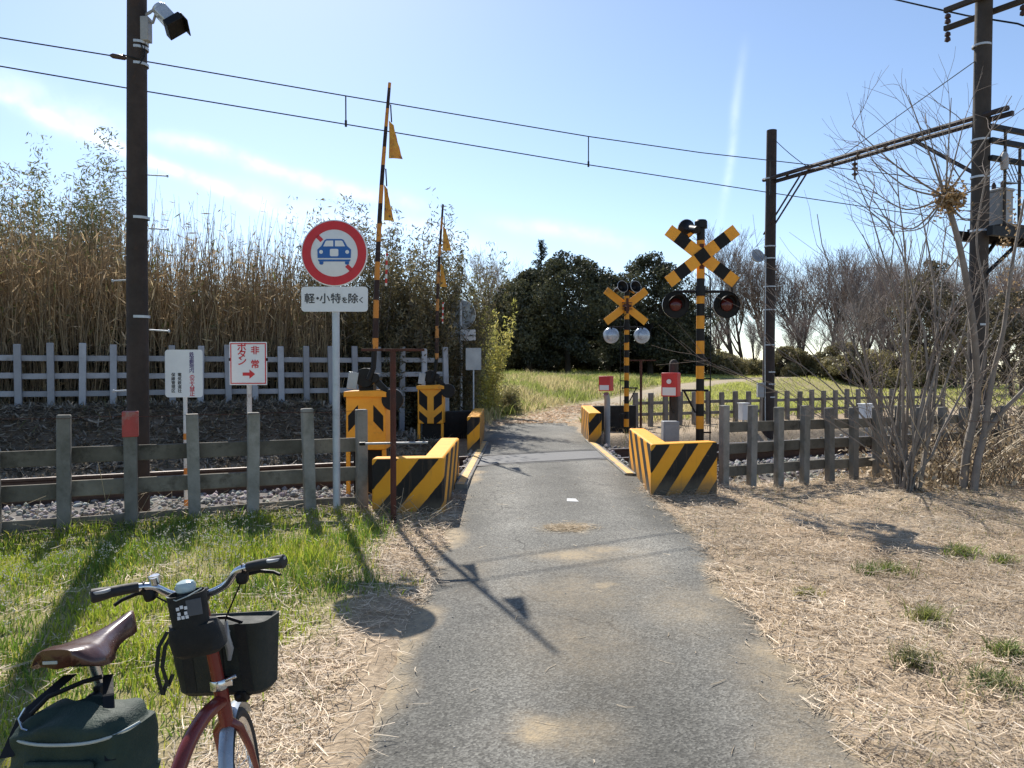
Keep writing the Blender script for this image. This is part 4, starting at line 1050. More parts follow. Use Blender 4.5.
m = MB(); m.M = Matrix.Translation((fpt[0] - .27, fpt[1] - .05, lz)) @ Matrix.Rotation(R(70), 4, 'X') @ Matrix.Rotation(R(15), 4, 'Y')
m.lathe([(.0, -.07), (.07, -.06), (.13, -.02), (.145, .03), (.135, .035), (.0, .0)], 24, 'z'); wl(m, 'lamp', M_metalgrey)
m = MB(); m.tube([(fpt[0] - .1, fpt[1], lz + .03), (fpt[0] - .2, fpt[1] - .03, lz + .04)], .02, 8); m.tube([(fpt[0] - .11, fpt[1] - .09, lz), (fpt[0] - .12, fpt[1] - .10, WZ(345, fpt[1])), (fpt[0] - .1, fpt[1] - .10, WZ(430, fpt[1]))], .008, 6); wl(m, 'lamp_arm', M_steel)
mz = WZ(390, fpt[1]); m = MB(); m.box((fpt[0] - .20, fpt[1] - .08, mz), (.13, .12, .30)); wl(m, 'meter_box', M_greypaint, bevel=.015)
# top crossarms on the near pole
pp_ = Vector((-.55, .84, 0)).normalized()
for zc_, of, L0, L1 in ((6.86, .13, .62, .55), (7.02, -.14, .48, .6)):
    c_ = Vector((npt[0], npt[1], zc_)) + pp_.cross(Vector((0, 0, 1))) * of
    m = MB(); a_ = c_ - pp_ * L1; b_ = c_ + pp_ * L0; d_ = (b_ - a_)
    ang = math.atan2(d_.y, d_.x); m.M = Matrix.Translation((a_ + b_) / 2) @ Matrix.Rotation(ang, 4, 'Z'); m.box((0, 0, 0), (d_.length, .075, .075)); ca = wl(m, 'crossarm', M_polegrey, bevel=.006)
    m = MB()
    for q in (a_ + pp_ * .05, b_ - pp_ * .05):
        m.lathe([(.015, -.06), (.04, -.08), (.045, -.12), (.02, -.14), (.04, -.16), (.045, -.2), (.015, -.22)], 14, 'z', tuple(q))
    m.build('pin_insulator', M_insul, ca, world=True)
# platform with transformer between this pole and the next one out
e2 = empty('transformer_platform', (npt[0] + .91 * 1.2, npt[1] + .41 * 1.2, 0), 0, 'pole-mounted platform with grey transformer and hanging bars at right picture edge', 'transformer platform')
q2 = Vector((npt[0] + .912 * 2.7, npt[1] + .41 * 2.7, 0)); q1 = Vector((npt[0], npt[1], 0)); ad = (q2 - q1).normalized(); an = Vector((-ad.y, ad.x, 0))
def w2(m, name, mat, **k): return m.build(name, mat, e2, world=True, **k)
m = MB(); m.tube([q2 + Vector((0, 0, -.2)), q2 + Vector((0, 0, 7))], [.13, .11], 16); w2(m, 'pole', M_polegrey)
def bar(m, a, b, w_, h_):
    d_ = b - a; ang = math.atan2(d_.y, d_.x); pit = -math.asin(d_.z / d_.length)
    old = m.M; m.M = Matrix.Translation((a + b) / 2) @ Matrix.Rotation(ang, 4, 'Z') @ Matrix.Rotation(pit, 4, 'Y'); m.box((0, 0, 0), (d_.length, w_, h_)); m.M = old
Z = Vector((0, 0, 1))
for zc_ in (5.12, 4.92, 4.66): m = MB(); bar(m, q1 + an * -.15 + Z * zc_, q2 + an * -.15 + Z * zc_, .07, .07); w2(m, 'cross_beam', M_black)
for k_ in (.28, .62, 1.1): m = MB(); p_ = q1 + ad * k_ - an * .19; m.tube([p_ + Z * 3.7, p_ + Z * (5.1 if k_ < .5 else 4.85)], .022, 8); w2(m, 'hanging_bar', M_polegrey)
for s_ in (-.26, .26): m = MB(); bar(m, q1 - ad * .15 + an * s_ + Z * 3.56, q2 + ad * .1 + an * s_ + Z * 3.56, .09, .14); w2(m, 'platform_beam', M_black)
m = MB(); bar(m, q1 + ad * .15 + Z * 3.66, q2 + Z * 3.66, .6, .05); w2(m, 'platform_deck', M_polegrey)
for s_ in (-.22, .22): m = MB(); m.tube([q1 + an * s_ * .5 + Z * 2.95, q1 + ad * .7 + an * s_ + Z * 3.52], .03, 8); w2(m, 'platform_brace', M_black)
tk = q1 + ad * .42 + Z * 3.96
m = MB(); m.M = Matrix.Translation(tk) @ Matrix.Rotation(A_T, 4, 'Z'); m.prismz(rrect(.26, .34, .06), -.27, .25); m.prismz(rrect(.29, .37, .06), .25, .29); tank = w2(m, 'transformer_tank', M_greypaint, bevel=.008)
m = MB(); 
for s_ in (-.07, .07): m.lathe([(.02, .29), (.035, .31), (.03, .34), (.035, .37), (.015, .42)], 12, 'z', tuple(tk + an * s_))
w2(m, 'bushing', M_insul)
m = MB(); m.M = Matrix.Translation(q1 + ad * .25 + an * -.2 + Z * 4.62); m.lathe([(.001, -.13), (.05, -.12), (.06, -.02), (.05, .1), (.02, .14)], 14, 'z'); w2(m, 'fuse_switch', M_greypaint)
m = MB()
for k_ in range(5):
    a = q1 + ad * (.15 + .1 * k_) + an * -.2 + Z * 4.65; b = tk + Z * .4 + ad * (.05 * k_); mid = (a + b) / 2 + Vector((.12, -.1, -.18)); m.tube([a, mid, b], .007, 6)
w2(m, 'lead_wire', M_wire)

# ------------------------------------------------------------------ wires
def sagwire(a, b, sag, n=24): 
    a = Vector(a); b = Vector(b); return [a.lerp(b, k / n) - Vector((0, 0, sag * 4 * (k / n) * (1 - k / n))) for k in range(n + 1)]
def onwire(px, py):
    t = on_line(px, 0); X, Y = TN(t, 0); return Vector((X, Y, WZ(py, Y)))
cw = [onwire(px, py) for px, py in ((-260, 27), (0, 68), (137, 91.5), (347, 126), (588, 166), (765, 193), (900, 213), (1200, 250))]
mw = [onwire(px, py) for px, py in ((-260, -8), (0, 40), (137, 62), (347, 98), (588, 138), (700, 154), (862, 172), (1200, 214))]
tag(MB().tube(cw, .0075, 6).build('contact_wire', M_wire), 'lower contact wire of the overhead line above the track', 'wire', 'overhead line wires')
e = empty('messenger_wire', tuple(mw[2]), 0, 'upper messenger wire of the overhead line carrying two droppers', 'wire', 'overhead line wires')
MB().tube(mw, .0075, 6).build('cable', M_wire, e, world=True)
for a, b in ((mw[3], cw[3]), (mw[4], cw[4]), (onwire(769, 162.5), onwire(769, 193.6))):
    m = MB(); m.cyl(a, b, .009, 6); m.cyl(b - Vector((0, 0, .03)), b + Vector((0, 0, .05)), .016, 6); m.build('dropper', M_wire, e, world=True)
mi = onwire(122, 59.5); m = MB(); dwr = (mw[2] - mw[1]).normalized(); m.tube([mi - dwr * .09, mi - dwr * .06, mi + dwr * .06, mi + dwr * .09], [.01, .028, .028, .01], 10); m.build('strain_insulator', M_insul, e, world=True)
Ye = 12.2
tag(MB().tube(sagwire((WX(600, 20), 20, WZ(-75, 20)), (WX(962, 12), 12, WZ(19, 12)), .1) + sagwire((WX(962, 12), 12, WZ(19, 12)), (WX(1013, 11.2), 11.2, WZ(27, 11.2)), .0, 3)[1:] + sagwire((WX(1013, 11.2), 11.2, WZ(27, 11.2)), (WX(1300, 11), 11, WZ(80, 11)), .2)[1:], .014, 6).build('power_cable', M_black), 'thick black power cable at the top of the right pole', 'cable')
ga = Vector((npt[0] - .1, npt[1], WZ(64, npt[1]))); gb = F0 + bd_ * 1.75 + Z * .03
tag(MB().tube([ga, gb], .007, 6).build('guy_wire', M_wire), 'thin guy wire slanting from the right pole down to the portal beam', 'wire')
tag(MB().tube(sagwire((fpt[0], fpt[1], WZ(137, fpt[1])), tuple(F0 + bd_ * 1.05 + Z * .03), .04), .007, 6).build('stay_wire', M_wire), 'thin stay wire from the far pole top down to the portal beam', 'wire')
# ------------------------------------------------------------------ vegetation
def leaves(name, C, size, asp, cols, mat, parent=None, flat=0.0, droop=0.0, offset=None):
    N = len(C)
    d = nr.normal(0, 1, (N, 3)); d[:, 2] = d[:, 2] * (1 - flat) - droop; d /= np.linalg.norm(d, axis=1)[:, None]
    q = nr.normal(0, 1, (N, 3)); s = np.cross(d, q); s /= np.linalg.norm(s, axis=1)[:, None]
    L = size[:, None]; W = L * asp
    V = np.stack([C - d * L * .5, C + s * W * .5, C + d * L * .5, C - s * W * .5], 1)
    if offset is not None: V = V - np.array(offset)
    Qd = 4 * np.arange(N)[:, None] + np.array([[0, 1, 2, 3]])
    return mesh_np(name, V.reshape(-1, 3), Q=Qd, mat=mat, col=np.repeat(cols, 4, 0), parent=parent)
def grow(p, d, L, r, depth, out, maxd, spread=.5, up=.12, kids=3, steps=4, wob=.12, minr=.004):
    p = Vector(p); d = Vector(d).normalized(); r0 = r
    r1 = r * .55
    for s in range(steps):
        q = p + d * (L / steps); ra = r0 + (r1 - r0) * s / steps; rb = r0 + (r1 - r0) * (s + 1) / steps
        out.append((p.copy(), q.copy(), ra, rb, depth)); p = q
        d = (d + Vector((rng.gauss(0, wob), rng.gauss(0, wob), rng.gauss(0, wob) + up * .4))).normalized()
        if depth < maxd and s >= (1 if depth == 0 else 0):
            for k in range(kids if s == steps - 1 else max(1, kids - 2)):
                if rng.random() < .82:
                    a = rng.uniform(0, 6.283); e = rng.uniform(.55, 1.0) * spread
                    n1 = d.orthogonal().normalized(); n2 = d.cross(n1)
                    nd = (d * math.cos(e) + (n1 * math.cos(a) + n2 * math.sin(a)) * math.sin(e) + Vector((0, 0, up))).normalized()
                    grow(p, nd, L * rng.uniform(.55, .8), max(rb * rng.uniform(.5, .75), minr), depth + 1, out, maxd, spread, up, kids, max(3, steps - 1), wob, minr)
def bare_tree_meshes(H, r, maxd, spread, up, kids, minr, L0=.34):
    out = []; grow((0, 0, -.3), (0, 0, 1), H * L0, r, 0, out, maxd, spread, up, kids, 4, .10, minr)
    out = [s for s in out if s[4] < maxd or rng.random() < .75]; tr = [s for s in out if s[4] <= 1]; cr = [s for s in out if s[4] > 1]
    return tr, cr
def plant_bare(name, loc, protos, k, scale, rz_, label, cat, group, tmat=None, cmat=None):
    e = empty(name, loc, rz_, label, cat, group); e.scale = (scale,) * 3
    for nm, me in zip(('trunk', 'crown'), protos[k]):
        o = link(bpy.data.objects.new(nm, me)); o.parent = e
    return e
def proto(tr, cr, tmat, cmat, sides=5):
    a = segs_mesh('trunk', tr, 6, tmat); b = segs_mesh('crown', cr, sides, cmat); r = (a.data, b.data)
    bpy.data.objects.remove(a); bpy.data.objects.remove(b); return r
M_twigfar = pm('far_twig', (.24, .205, .185), (.30, .26, .235), 1, .9)
M_twigred = pm('reddish_twig', (.21, .16, .14), (.28, .22, .19), 1, .9)
protos = []
for s in range(4):
    rng.seed(50 + s); protos.append(proto(*bare_tree_meshes(9.5, .15, 4, .58, .12, 4, .0085, .30), M_barkd, M_twigfar if s % 2 else M_twigred, 3))
rng.seed(3)
names_b = ['tall pale bare tree behind the reeds at left of the dark evergreens', 'slim bare tree against the sky between reeds and dark evergreens', 'bare tree right of the near crossing signal', 'spreading bare tree just right of the far portal pole',
    'bare reddish tree beyond the field, one place right of the portal pole', 'broad bare tree beyond the middle of the field', 'bare tree beyond the field behind the leftmost shrub stems', 'bare tree behind the red-brown thicket, tallest there', 'bare tree seen through the front shrub', 'bare tree behind the transformer pole at far right', 'bare tree at the right picture edge', 'small bare tree near the right end of the field', 'low bare tree left of the portal pole']
for k, (px, Y, H, pr) in enumerate(((486, 62, 10.6, 1), (503, 70, 11.0, 3), (742, 60, 9.2, 1), (800, 56, 10.0, 0), (835, 60, 9.6, 2), (868, 52, 8.8, 1), (893, 50, 8.6, 0), (925, 46, 9.0, 2), (955, 44, 7.8, 3), (990, 40, 7.6, 0), (1022, 38, 7.4, 2), (850, 45, 6.4, 3), (722, 66, 8.6, 3))):
    X = WX(px, Y); plant_bare('bare_tree', (X, Y, gz(X, Y)), protos, pr, H / 8.0, rng.uniform(0, 6), names_b[k], 'tree', 'bare trees beyond the field')

rng.seed(77)
near_lb = ['bush-high tree', 'spindly tree', 'grey tree', 'reddish tree']
for k, px in enumerate((732, 768, 800, 832, 862, 894, 926, 962, 1004)):
    Y = 58 + 3 * (k % 3) - .9 * k; X = WX(px, Y)
    plant_bare('bare_tree', (X, Y, gz(X, Y)), protos, (k * 3 + 1) % 4, rng.uniform(1.25, 1.55), rng.uniform(0, 6), 'leafless tree in the packed row beyond the field, %s counted from the left signal side' % ('first second third fourth fifth sixth seventh eighth ninth tenth eleventh twelfth thirteenth'.split()[k]), 'tree', 'bare trees beyond the field')
for k, px in enumerate((716, 752, 790, 820, 848, 880, 914, 950, 985)):
    Y = 51 - .6 * k; X = WX(px, Y)
    plant_bare('bare_bush', (X, Y, gz(X, Y)), protos, (k * 3 + 2) % 4, rng.uniform(.5, .68), rng.uniform(0, 6), 'low leafless bush among the olive shrubs at the field end, %s from the signal side' % ('first second third fourth fifth sixth seventh eighth ninth'.split()[k]), 'bush', 'leafless bushes at the field end')
# dark evergreens beyond the bank
def evergreen(px, Y, ztop, wid, label, dens=1.0, name='evergreen_tree', cols=((.022, .028, .014), (.12, .12, .06)), leaf=.26, low=.16, cat='tree', group='dark evergreen trees', mat=None, nc=70, trunkr=.22, cone=0.0):  # wide default cols: lighter clumps paint highlight lumps into the dark crown
    X = WX(px, Y); z0 = gz(X, Y); H = ztop - z0
    e = empty(name, (X, Y, z0), 0, label, cat, group)
    tr = []; tb = Vector((0, 0, -.3))
    grow((0, 0, -.3), (0, 0, 1), H * .42, trunkr, 0, tr, 2, .8, .12, 4, 4, .1, .03)
    segs_mesh('trunk', tr, 6, M_barkd, parent=e)
    C = []; K = []
    leaf = leaf * .62; dens = dens * 1.9; nc = int(nc * 1.9)
    for k in range(nc):
        a = rng.uniform(0, 6.283); hz = rng.uniform(low, 1) ** .85
        prof = math.sin(math.pi * min(1, max(.0, (hz - low * .6) / (1 - low * .6))) ** .75) ** .55 if not cone else (1 - hz) ** .8 + .06
        if not cone and hz < .45: prof = max(prof, .75)
        rad = wid * prof * rng.uniform(.45, 1.0) * (1 + .15 * math.sin(3 * a + k))
        cc = np.array([math.cos(a) * rad, math.sin(a) * rad, H * hz * rng.uniform(.94, 1.0)])
        rc = wid * rng.uniform(.12, .27) * (.6 + .4 * prof) * (.5 if cone else 1)
        m = int(330 * dens * (rc / (wid * .28)) ** 2)
        v = nr.normal(0, 1, (m, 3)); v /= np.linalg.norm(v, axis=1)[:, None]; v[:, 2] *= .72
        rr = rc * nr.uniform(.55, 1.12, (m, 1)); C.append(cc + v * rr); K.append(np.full(m, nr.random()) + .5 * nr.random(m) - .25)
    C = np.concatenate(C); K = np.clip(np.concatenate(K), 0, 1)[:, None]
    C[:, 2] = np.maximum(C[:, 2], low * H * .5)
    c = (np.array(cols[0]) * (1 - K) + np.array(cols[1]) * K) * nr.uniform(.7, 1.3, (len(C), 1))
    leaves('crown', C, nr.uniform(.7, 1.4, len(C)) * leaf, .55, c, mat or M_leaf, parent=e)
    return e
evergreen(530, 46, 7.4, 3.0, 'large rounded dark evergreen tree just right of the sunlit bush', low=.06)
evergreen(568, 45, 8.3, 3.5, 'large dark evergreen tree in the middle of the lane view', low=.08)
evergreen(608, 50, 7.6, 3.0, 'dark evergreen tree behind the left arm of the far crossing signal', low=.12)
evergreen(650, 47, 8.3, 3.5, 'tall dark evergreen tree behind and right of the far crossing signal', low=.08)
evergreen(678, 50, 6.2, 2.0, 'dark evergreen tree behind the near crossing signal mast', low=.04)
for k, (px, lb) in enumerate(((506, 'leftmost'), (536, 'second from the left'), (566, 'third from the left'), (594, 'fourth from the left'), (622, 'third from the right'), (654, 'second from the right'), (676, 'rightmost'))):
    evergreen(px, 53 + k % 2, 3.4, 2.3, 'dark understorey shrub filling the gap under the evergreens, %s of that row' % lb, .6, 'understorey_shrub', leaf=.3, low=.0, cat='shrub', group='shrubs under the dark evergreens', nc=26, trunkr=.06)
X = WX(541, 52); z0 = gz(X, 52.0)
e = empty('conifer_tree', (X, 52.0, z0), 0, 'spiky dark conifer tip rising above the rounded evergreens', 'tree')
S = []; C = []; hc = 9.9 - z0
for k in range(14): S.append((Vector((0, 0, -.3 + hc * k / 14)), Vector((0, 0, -.3 + hc * (k + 1) / 14)), .22 - .014 * k, .22 - .014 * (k + 1)))
for k in range(60):
    f = rng.uniform(.62, 1.0); a = rng.uniform(0, 6.283); el_ = R(rng.uniform(15, 45) + 45 * max(0, f - .85) / .15); L = rng.uniform(.7, 1.3) * (1.55 - f)
    d = Vector((math.cos(a) * math.cos(el_), math.sin(a) * math.cos(el_), math.sin(el_))); p = Vector((0, 0, hc * f - .3)); S.append((p, p + d * L, .03, .012))
    for q in range(46): C.append(tuple(p + d * L * rng.uniform(.15, 1.08) + Vector((rng.gauss(0, .06), rng.gauss(0, .06), rng.gauss(0, .05)))))
segs_mesh('trunk', S, 5, M_barkd, parent=e); C = np.array(C)
leaves('crown', C, nr.uniform(.12, .26, len(C)), .22, np.array([.035, .042, .022]) * nr.uniform(.6, 1.5, (len(C), 1)), M_leaf, parent=e, droop=-.4)
evergreen(508, 52, 6.6, 2.2, 'lower dark evergreen at the left end of the dark trees', low=.06)
# olive hedge shrubs at the end of the field
hl = ['olive shrub right of the near signal mast', 'olive shrub left of the portal pole base', 'bushy olive shrub right of the portal pole', 'second olive shrub right of the portal pole', 'olive brown shrub in the middle of the field end', 'olive brown shrub left of the front shrub stems', 'dull shrub behind the front shrub stems', 'dull shrub at the right end of the field']
for k, px in enumerate((715, 742, 786, 815, 845, 872, 900, 935)):
    evergreen(px, 50 - .8 * k + (2 if k % 2 else 0), (2.6, 2.0, 2.8, 2.2, 3.0, 2.4, 2.9, 2.6)[k], (2.0, 2.6, 1.7, 2.4, 2.0, 2.3, 2.6, 2.0)[k], hl[k], .8, 'field_shrub', ((.20, .185, .085), (.33, .28, .14)), .2, .05, 'shrub', 'shrubs along the field end', M_leafthin, 34, .07)
for k, (px, Y, zt, lb) in enumerate(((930, 36, 6.6, 'dense brownish tree with an ivy-dark crown behind the front shrub'), (1012, 30, 4.6, 'dull bushy tree at the right picture edge'))):
    evergreen(px, Y, zt, 1.9, lb, .55, 'ivy_tree', ((.07, .06, .035), (.13, .11, .065)), .18, .1, 'tree', None, M_leafthin, 45, .12)

# reeds: brown stalk mass on the bank at left
N = 6800
t_ = nr.uniform(-14, -1.9, N); n_ = 4.75 + nr.random(N) ** 1.4 * 3.6
X, Y = TN(t_, n_); Z0 = ground_z(X, Y)
Hh = (2.30 + .75 * fbm(t_, t_ * 0, 1.1, 31) + .75 * (fbm(t_, n_, 3.0, 32) - .4)) * np.where(nr.random(N) < .12, nr.uniform(1.05, 1.28, N), nr.uniform(.70, 1.05, N)) * (1 + .1 * (n_ - 5)) 
Hh *= 1 - .25 * sm(-2.9, -1.9, t_)
seg = []
a = nr.normal(0, .075, (N, 2)) * np.where(nr.random((N, 1)) < .1, 2.6, 1); b = nr.normal(0, .12, (N, 2))
P0 = np.stack([X, Y, Z0 - .05], -1); P1 = P0 + np.stack([a[:, 0] * Hh * .5, a[:, 1] * Hh * .5, Hh * .5], -1); P2 = P1 + np.stack([(a[:, 0] + b[:, 0]) * Hh * .5, (a[:, 1] + b[:, 1]) * Hh * .5, Hh * .5], -1)
k = nr.random((N, 1)); patch = fbm(t_, n_, .9, 36)[:, None]
cs = np.where(k < .5, np.array([.52, .39, .235]), np.array([.36, .27, .165])) * (.55 + .7 * nr.random((N, 1)))
cs = np.where((k > .86), np.array([.52, .41, .24]), cs); cs = cs * (.75 + .5 * patch); cs = np.where((patch > .62) & (k < .35), np.array([.14, .14, .05]), cs)
r = nr.uniform(.006, .012, N)
S = [(P0[i], P1[i], r[i], r[i] * .8) for i in range(N)] + [(P1[i], P2[i], r[i] * .8, r[i] * .25) for i in range(N)]
o = segs_mesh('reed_stalks', S, 3, M_reed, col=np.concatenate([cs, cs]))
tag(o, 'tall dry brown reed and bamboo stalks massed on the bank at left', 'reeds', kind='stuff')
M = 42000
i = nr.integers(0, N, M); f = nr.uniform(.12, 1.0, M)[:, None]
C = np.where(f < .5, P0[i] + (P1[i] - P0[i]) * f * 2, P1[i] + (P2[i] - P1[i]) * (f * 2 - 1)) + nr.normal(0, .04, (M, 3))
c = cs[i] * nr.uniform(.7, 1.3, (M, 1)); c = np.where((nr.random((M, 1)) < .16) & (f > .45), np.array([.13, .15, .045]) * nr.uniform(.6, 1.2, (M, 1)), c)
o = leaves('reed_leaves', C, nr.uniform(.08, .26, M), .11, c, M_reed, flat=-.3, droop=.4)
tag(o, 'dry and green leaves hanging on the reed mass', 'reeds', kind='stuff')
# dark-coloured leaves added at the thicket foot to deepen its shade
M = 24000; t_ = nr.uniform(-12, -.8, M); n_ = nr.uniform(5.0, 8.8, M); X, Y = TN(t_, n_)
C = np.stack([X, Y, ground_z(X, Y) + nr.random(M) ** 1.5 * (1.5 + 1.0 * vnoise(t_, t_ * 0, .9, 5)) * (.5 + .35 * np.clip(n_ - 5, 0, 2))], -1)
o = leaves('shade_leaves', C, nr.uniform(.12, .3, M), .6, np.array([.05, .05, .025]) * nr.uniform(.6, 1.5, (M, 1)), M_leafthin)
tag(o, 'dark leaves added to deepen the shade at the foot of the reed mass', 'shade_leaves', kind='stuff')

def bamboo(px, n, ztop, wid, label, cols, nst=34, nl=5200, name='bamboo_clump', leaf=.15, low=.15, group='leafy bamboo clumps', Y=None, lean=.0, ell=1.0):
    leaf *= .66; nl = int(nl * (3.6 if name == 'bamboo_clump' else 2.2)); nst = int(nst * (1.5 if name == 'bamboo_clump' else 1))
    if Y is None: X, Y = TN(on_line(px, n), n)
    else: X = WX(px, Y)
    z0 = gz(X, Y); H = ztop - z0
    e = empty(name, (X, Y, z0), 0, label, 'bamboo clump' if name == 'bamboo_clump' else 'bush', group)
    S = []; C = []; K = []
    for s in range(nst):
        a = rng.uniform(0, 6.283); d = wid * .55 * math.sqrt(rng.random()); p = Vector((d * math.cos(a), d * math.sin(a) * ell, -.1)); h = H * rng.uniform(.55, 1.0)
        out = Vector((math.cos(a) * rng.uniform(.0, .22) + lean, math.sin(a) * rng.uniform(0, .2), 1)).normalized(); kk = rng.random()
        n6 = 6
        for j in range(n6):
            q = p + out * (h / n6); S.append((p.copy(), q.copy(), .013 * (1 - j / 7), .013 * (1 - (j + 1) / 7)))
            f = (j + 1) / n6
            if f > low:
                m = int(nl / nst / n6 * (1.6 - .8 * f) / (1 - low) * 1.1)
                spread_ = wid * .26 * (1.15 - f * .85)
                C.append(np.array(q) + np.clip(nr.normal(0, 1, (m, 3)), -1.5, 1.5) * np.array([spread_, spread_ * ell, h / n6 * .55])); K.append(np.clip(kk + nr.normal(0, .25, m), 0, 1))
            p = q; out = (out + Vector((math.cos(a) * .05, math.sin(a) * .05, -.03 * j * .3))).normalized()
    segs_mesh('stems', S, 4, M_twig, parent=e)
    C = np.concatenate(C); K = np.concatenate(K)[:, None]; C[:, 2] = np.maximum(C[:, 2], .05)
    c = (np.array(cols[0]) * (1 - K) + np.array(cols[1]) * K) * nr.uniform(.65, 1.35, (len(C), 1))
    leaves('foliage', C, nr.uniform(.6, 1.4, len(C)) * leaf, .22, c, M_leafthin, parent=e, droop=.35)
    return e
DK = ((.075, .068, .030), (.20, .165, .08)); LT = ((.34, .35, .08), (.55, .48, .14))
bamboo(372, 5.6, 4.75, 1.0, 'leafy bamboo clump with pointed tops behind the near gate arm', DK)
bamboo(405, 5.8, 4.6, 1.15, 'dark leafy bamboo clump between the two gate arms', DK, nl=6500)
bamboo(434, 5.6, 4.2, .85, 'dark leafy bamboo clump left of the far gate arm', DK, nl=6500)
bamboo(446, 6.4, 4.0, .6, 'leafy bamboo clump behind the far gate arm', ((.08, .085, .03), (.17, .16, .06)))
bamboo(338, 6.4, 4.3, .9, 'thin bamboo clump half hidden behind the round sign', ((.09, .08, .035), (.18, .15, .07)), nl=3500)
bamboo(385, 5.0, 2.6, .9, 'low dark bush behind the white fence by the near gate', DK, nl=5000, low=.0, nst=26)
bamboo(425, 5.0, 2.7, .9, 'low dark bush behind the white fence by the far gate', DK, nl=5000, low=.0, nst=26)
bamboo(446, 5.2, 2.5, .6, 'low dark bush at the end of the white fence', DK, nl=4200, low=.0, nst=22)
bamboo(482, 0, 3.3, .62, 'sunlit yellow green bush at the left of the lane beyond the track', LT, nl=5200, name='sunlit_bush', Y=20.5, low=.05, lean=.03, group=None, leaf=.17)
bamboo(460, 0, 2.7, .65, 'shaded green bush beside the small grey sign', ((.08, .09, .03), (.18, .18, .06)), nl=4200, name='leafy_bush', Y=18.2, low=.0, group=None)
bamboo(497, 0, 1.2, .8, 'low tangled bush where the bank meets the lane', ((.13, .13, .05), (.25, .21, .09)), nl=2600, name='low_bush', Y=21.5, low=.0, group=None, nst=26)
# leafy tree behind the reeds at the left edge
for px, Y, zt, wd, lb in ((2, 18.5, 6.9, 1.9, 'green bamboo tree rising above the reeds at the left picture edge'), (48, 19.5, 5.7, 1.5, 'lower green bamboo tree right of the tallest one at the left edge'), (92, 20, 4.5, 1.2, 'lowest green bamboo tree just left of the utility pole')):
    bamboo(px, 0, zt, wd, lb, ((.09, .105, .035), (.19, .185, .07)), nl=15000, name='bamboo_tree', Y=Y, low=.3, group='bamboo trees at the left edge', nst=44, leaf=.19)

# ---- bare shrubs at the right fence
def stem_path(S, p, target, r0, r1, n=9, bow=.12, ex=.5):
    p = Vector(p); t = Vector(target); d = t - p; side = Vector((rng.gauss(0, 1), rng.gauss(0, 1), 0)); side.normalize()
    pts = []
    for k in range(n + 1):
        f = k / n; q = p + Vector((d.x * f ** (1 + ex), d.y * f ** (1 + ex), d.z * f)) + side * (bow * d.length * math.sin(math.pi * f)) * .5 + Vector((rng.gauss(0, .012), rng.gauss(0, .012), 0)) * (k > 0)
        pts.append(q)
    for k in range(n): S.append((pts[k], pts[k + 1], r0 + (r1 - r0) * k / n, r0 + (r1 - r0) * (k + 1) / n, 0))
    return pts
def shrub(name, bx, by, stems, label, twigs=(3, 6), base_r=.10):
    z0 = gz(bx, by); e = empty(name, (bx, by, z0), 0, label, 'shrub')
    S = []; T = []
    for px, py, Y, r in stems:
        a = rng.uniform(0, 6.283); b0 = Vector((base_r * math.cos(a), base_r * math.sin(a), -.05))
        tgt = Vector((WX(px, Y) - bx, Y - by, WZ(py, Y) - z0))
        pts = stem_path(S, b0, tgt, r, .0045)
        for j in range(rng.randint(*twigs)):
            k = rng.randint(3, len(pts) - 2); p = pts[k]; d = (pts[k + 1] - pts[k]).normalized()
            a = rng.uniform(0, 6.283); nd = (d + Vector((math.cos(a), math.sin(a) * .8, .25)) * rng.uniform(.4, .9)).normalized()
            grow(p, nd, rng.uniform(.35, .9), max(.004, r * .35), 0, T, 1, .6, .06, 2, 4, .10, .0028)
    segs_mesh('stems', S, 6, M_bark, parent=e); segs_mesh('twigs', T, 4, M_twig, parent=e)
    return e
rng.seed(21)
st = [(720, 365, 9.0, .010), (748, 330, 9.4, .012), (770, 300, 9.2, .014), (800, 280, 8.9, .016), (815, 215, 9.3, .016), (838, 250, 9.0, .02), (852, 175, 9.1, .02), (862, 235, 8.7, .02), (880, 205, 9.2, .024), (893, 160, 9.0, .022), (905, 240, 8.8, .022),
      (915, 190, 9.3, .026), (930, 215, 8.9, .022), (945, 250, 9.1, .026), (962, 225, 9.0, .022), (985, 260, 8.8, .02), (830, 330, 8.8, .014), (875, 300, 9.0, .016), (790, 370, 9.0, .010), (1000, 310, 9.0, .018), (925, 300, 9.3, .018), (860, 340, 9.2, .014)]
shrub('bare_shrub', WX(909, 8.95), 8.95, st, 'bare many-stemmed shrub fanning out in front of the right fence', (3, 5), .11)
# small tree beside it: two trunks, a pruned head with a clump of dead leaves and long shoots
bx, by = WX(972, 8.85), 8.85; z0 = gz(bx, by)
e = empty('pruned_tree', (bx, by, z0), 0, 'small pruned bare tree with long shoots and a clump of orange dead leaves', 'tree')
S = []; T = []
def L_(px, py, Y): return Vector((WX(px, Y) - bx, Y - by, WZ(py, Y) - z0))
def poly(S, pts, r0, r1):
    P = catmull([tuple(p) for p in pts], 6); n = len(P) - 1
    for k in range(n): S.append((Vector(P[k]), Vector(P[k + 1]), r0 + (r1 - r0) * k / n, r0 + (r1 - r0) * (k + 1) / n, 0))
    return [Vector(p) for p in P]
poly(S, [L_(964, 500, 8.9), L_(968, 450, 8.9), L_(977, 400, 8.9), L_(974, 340, 8.85), L_(965, 280, 8.8), L_(955, 235, 8.8), L_(943, 198, 8.8)], .050, .030)
poly(S, [L_(974, 502, 8.8), L_(979, 460, 8.8), L_(985, 434, 8.8), L_(992, 380, 8.75), L_(1003, 330, 8.7), L_(1010, 270, 8.7), L_(1022, 200, 8.7)], .048, .012)
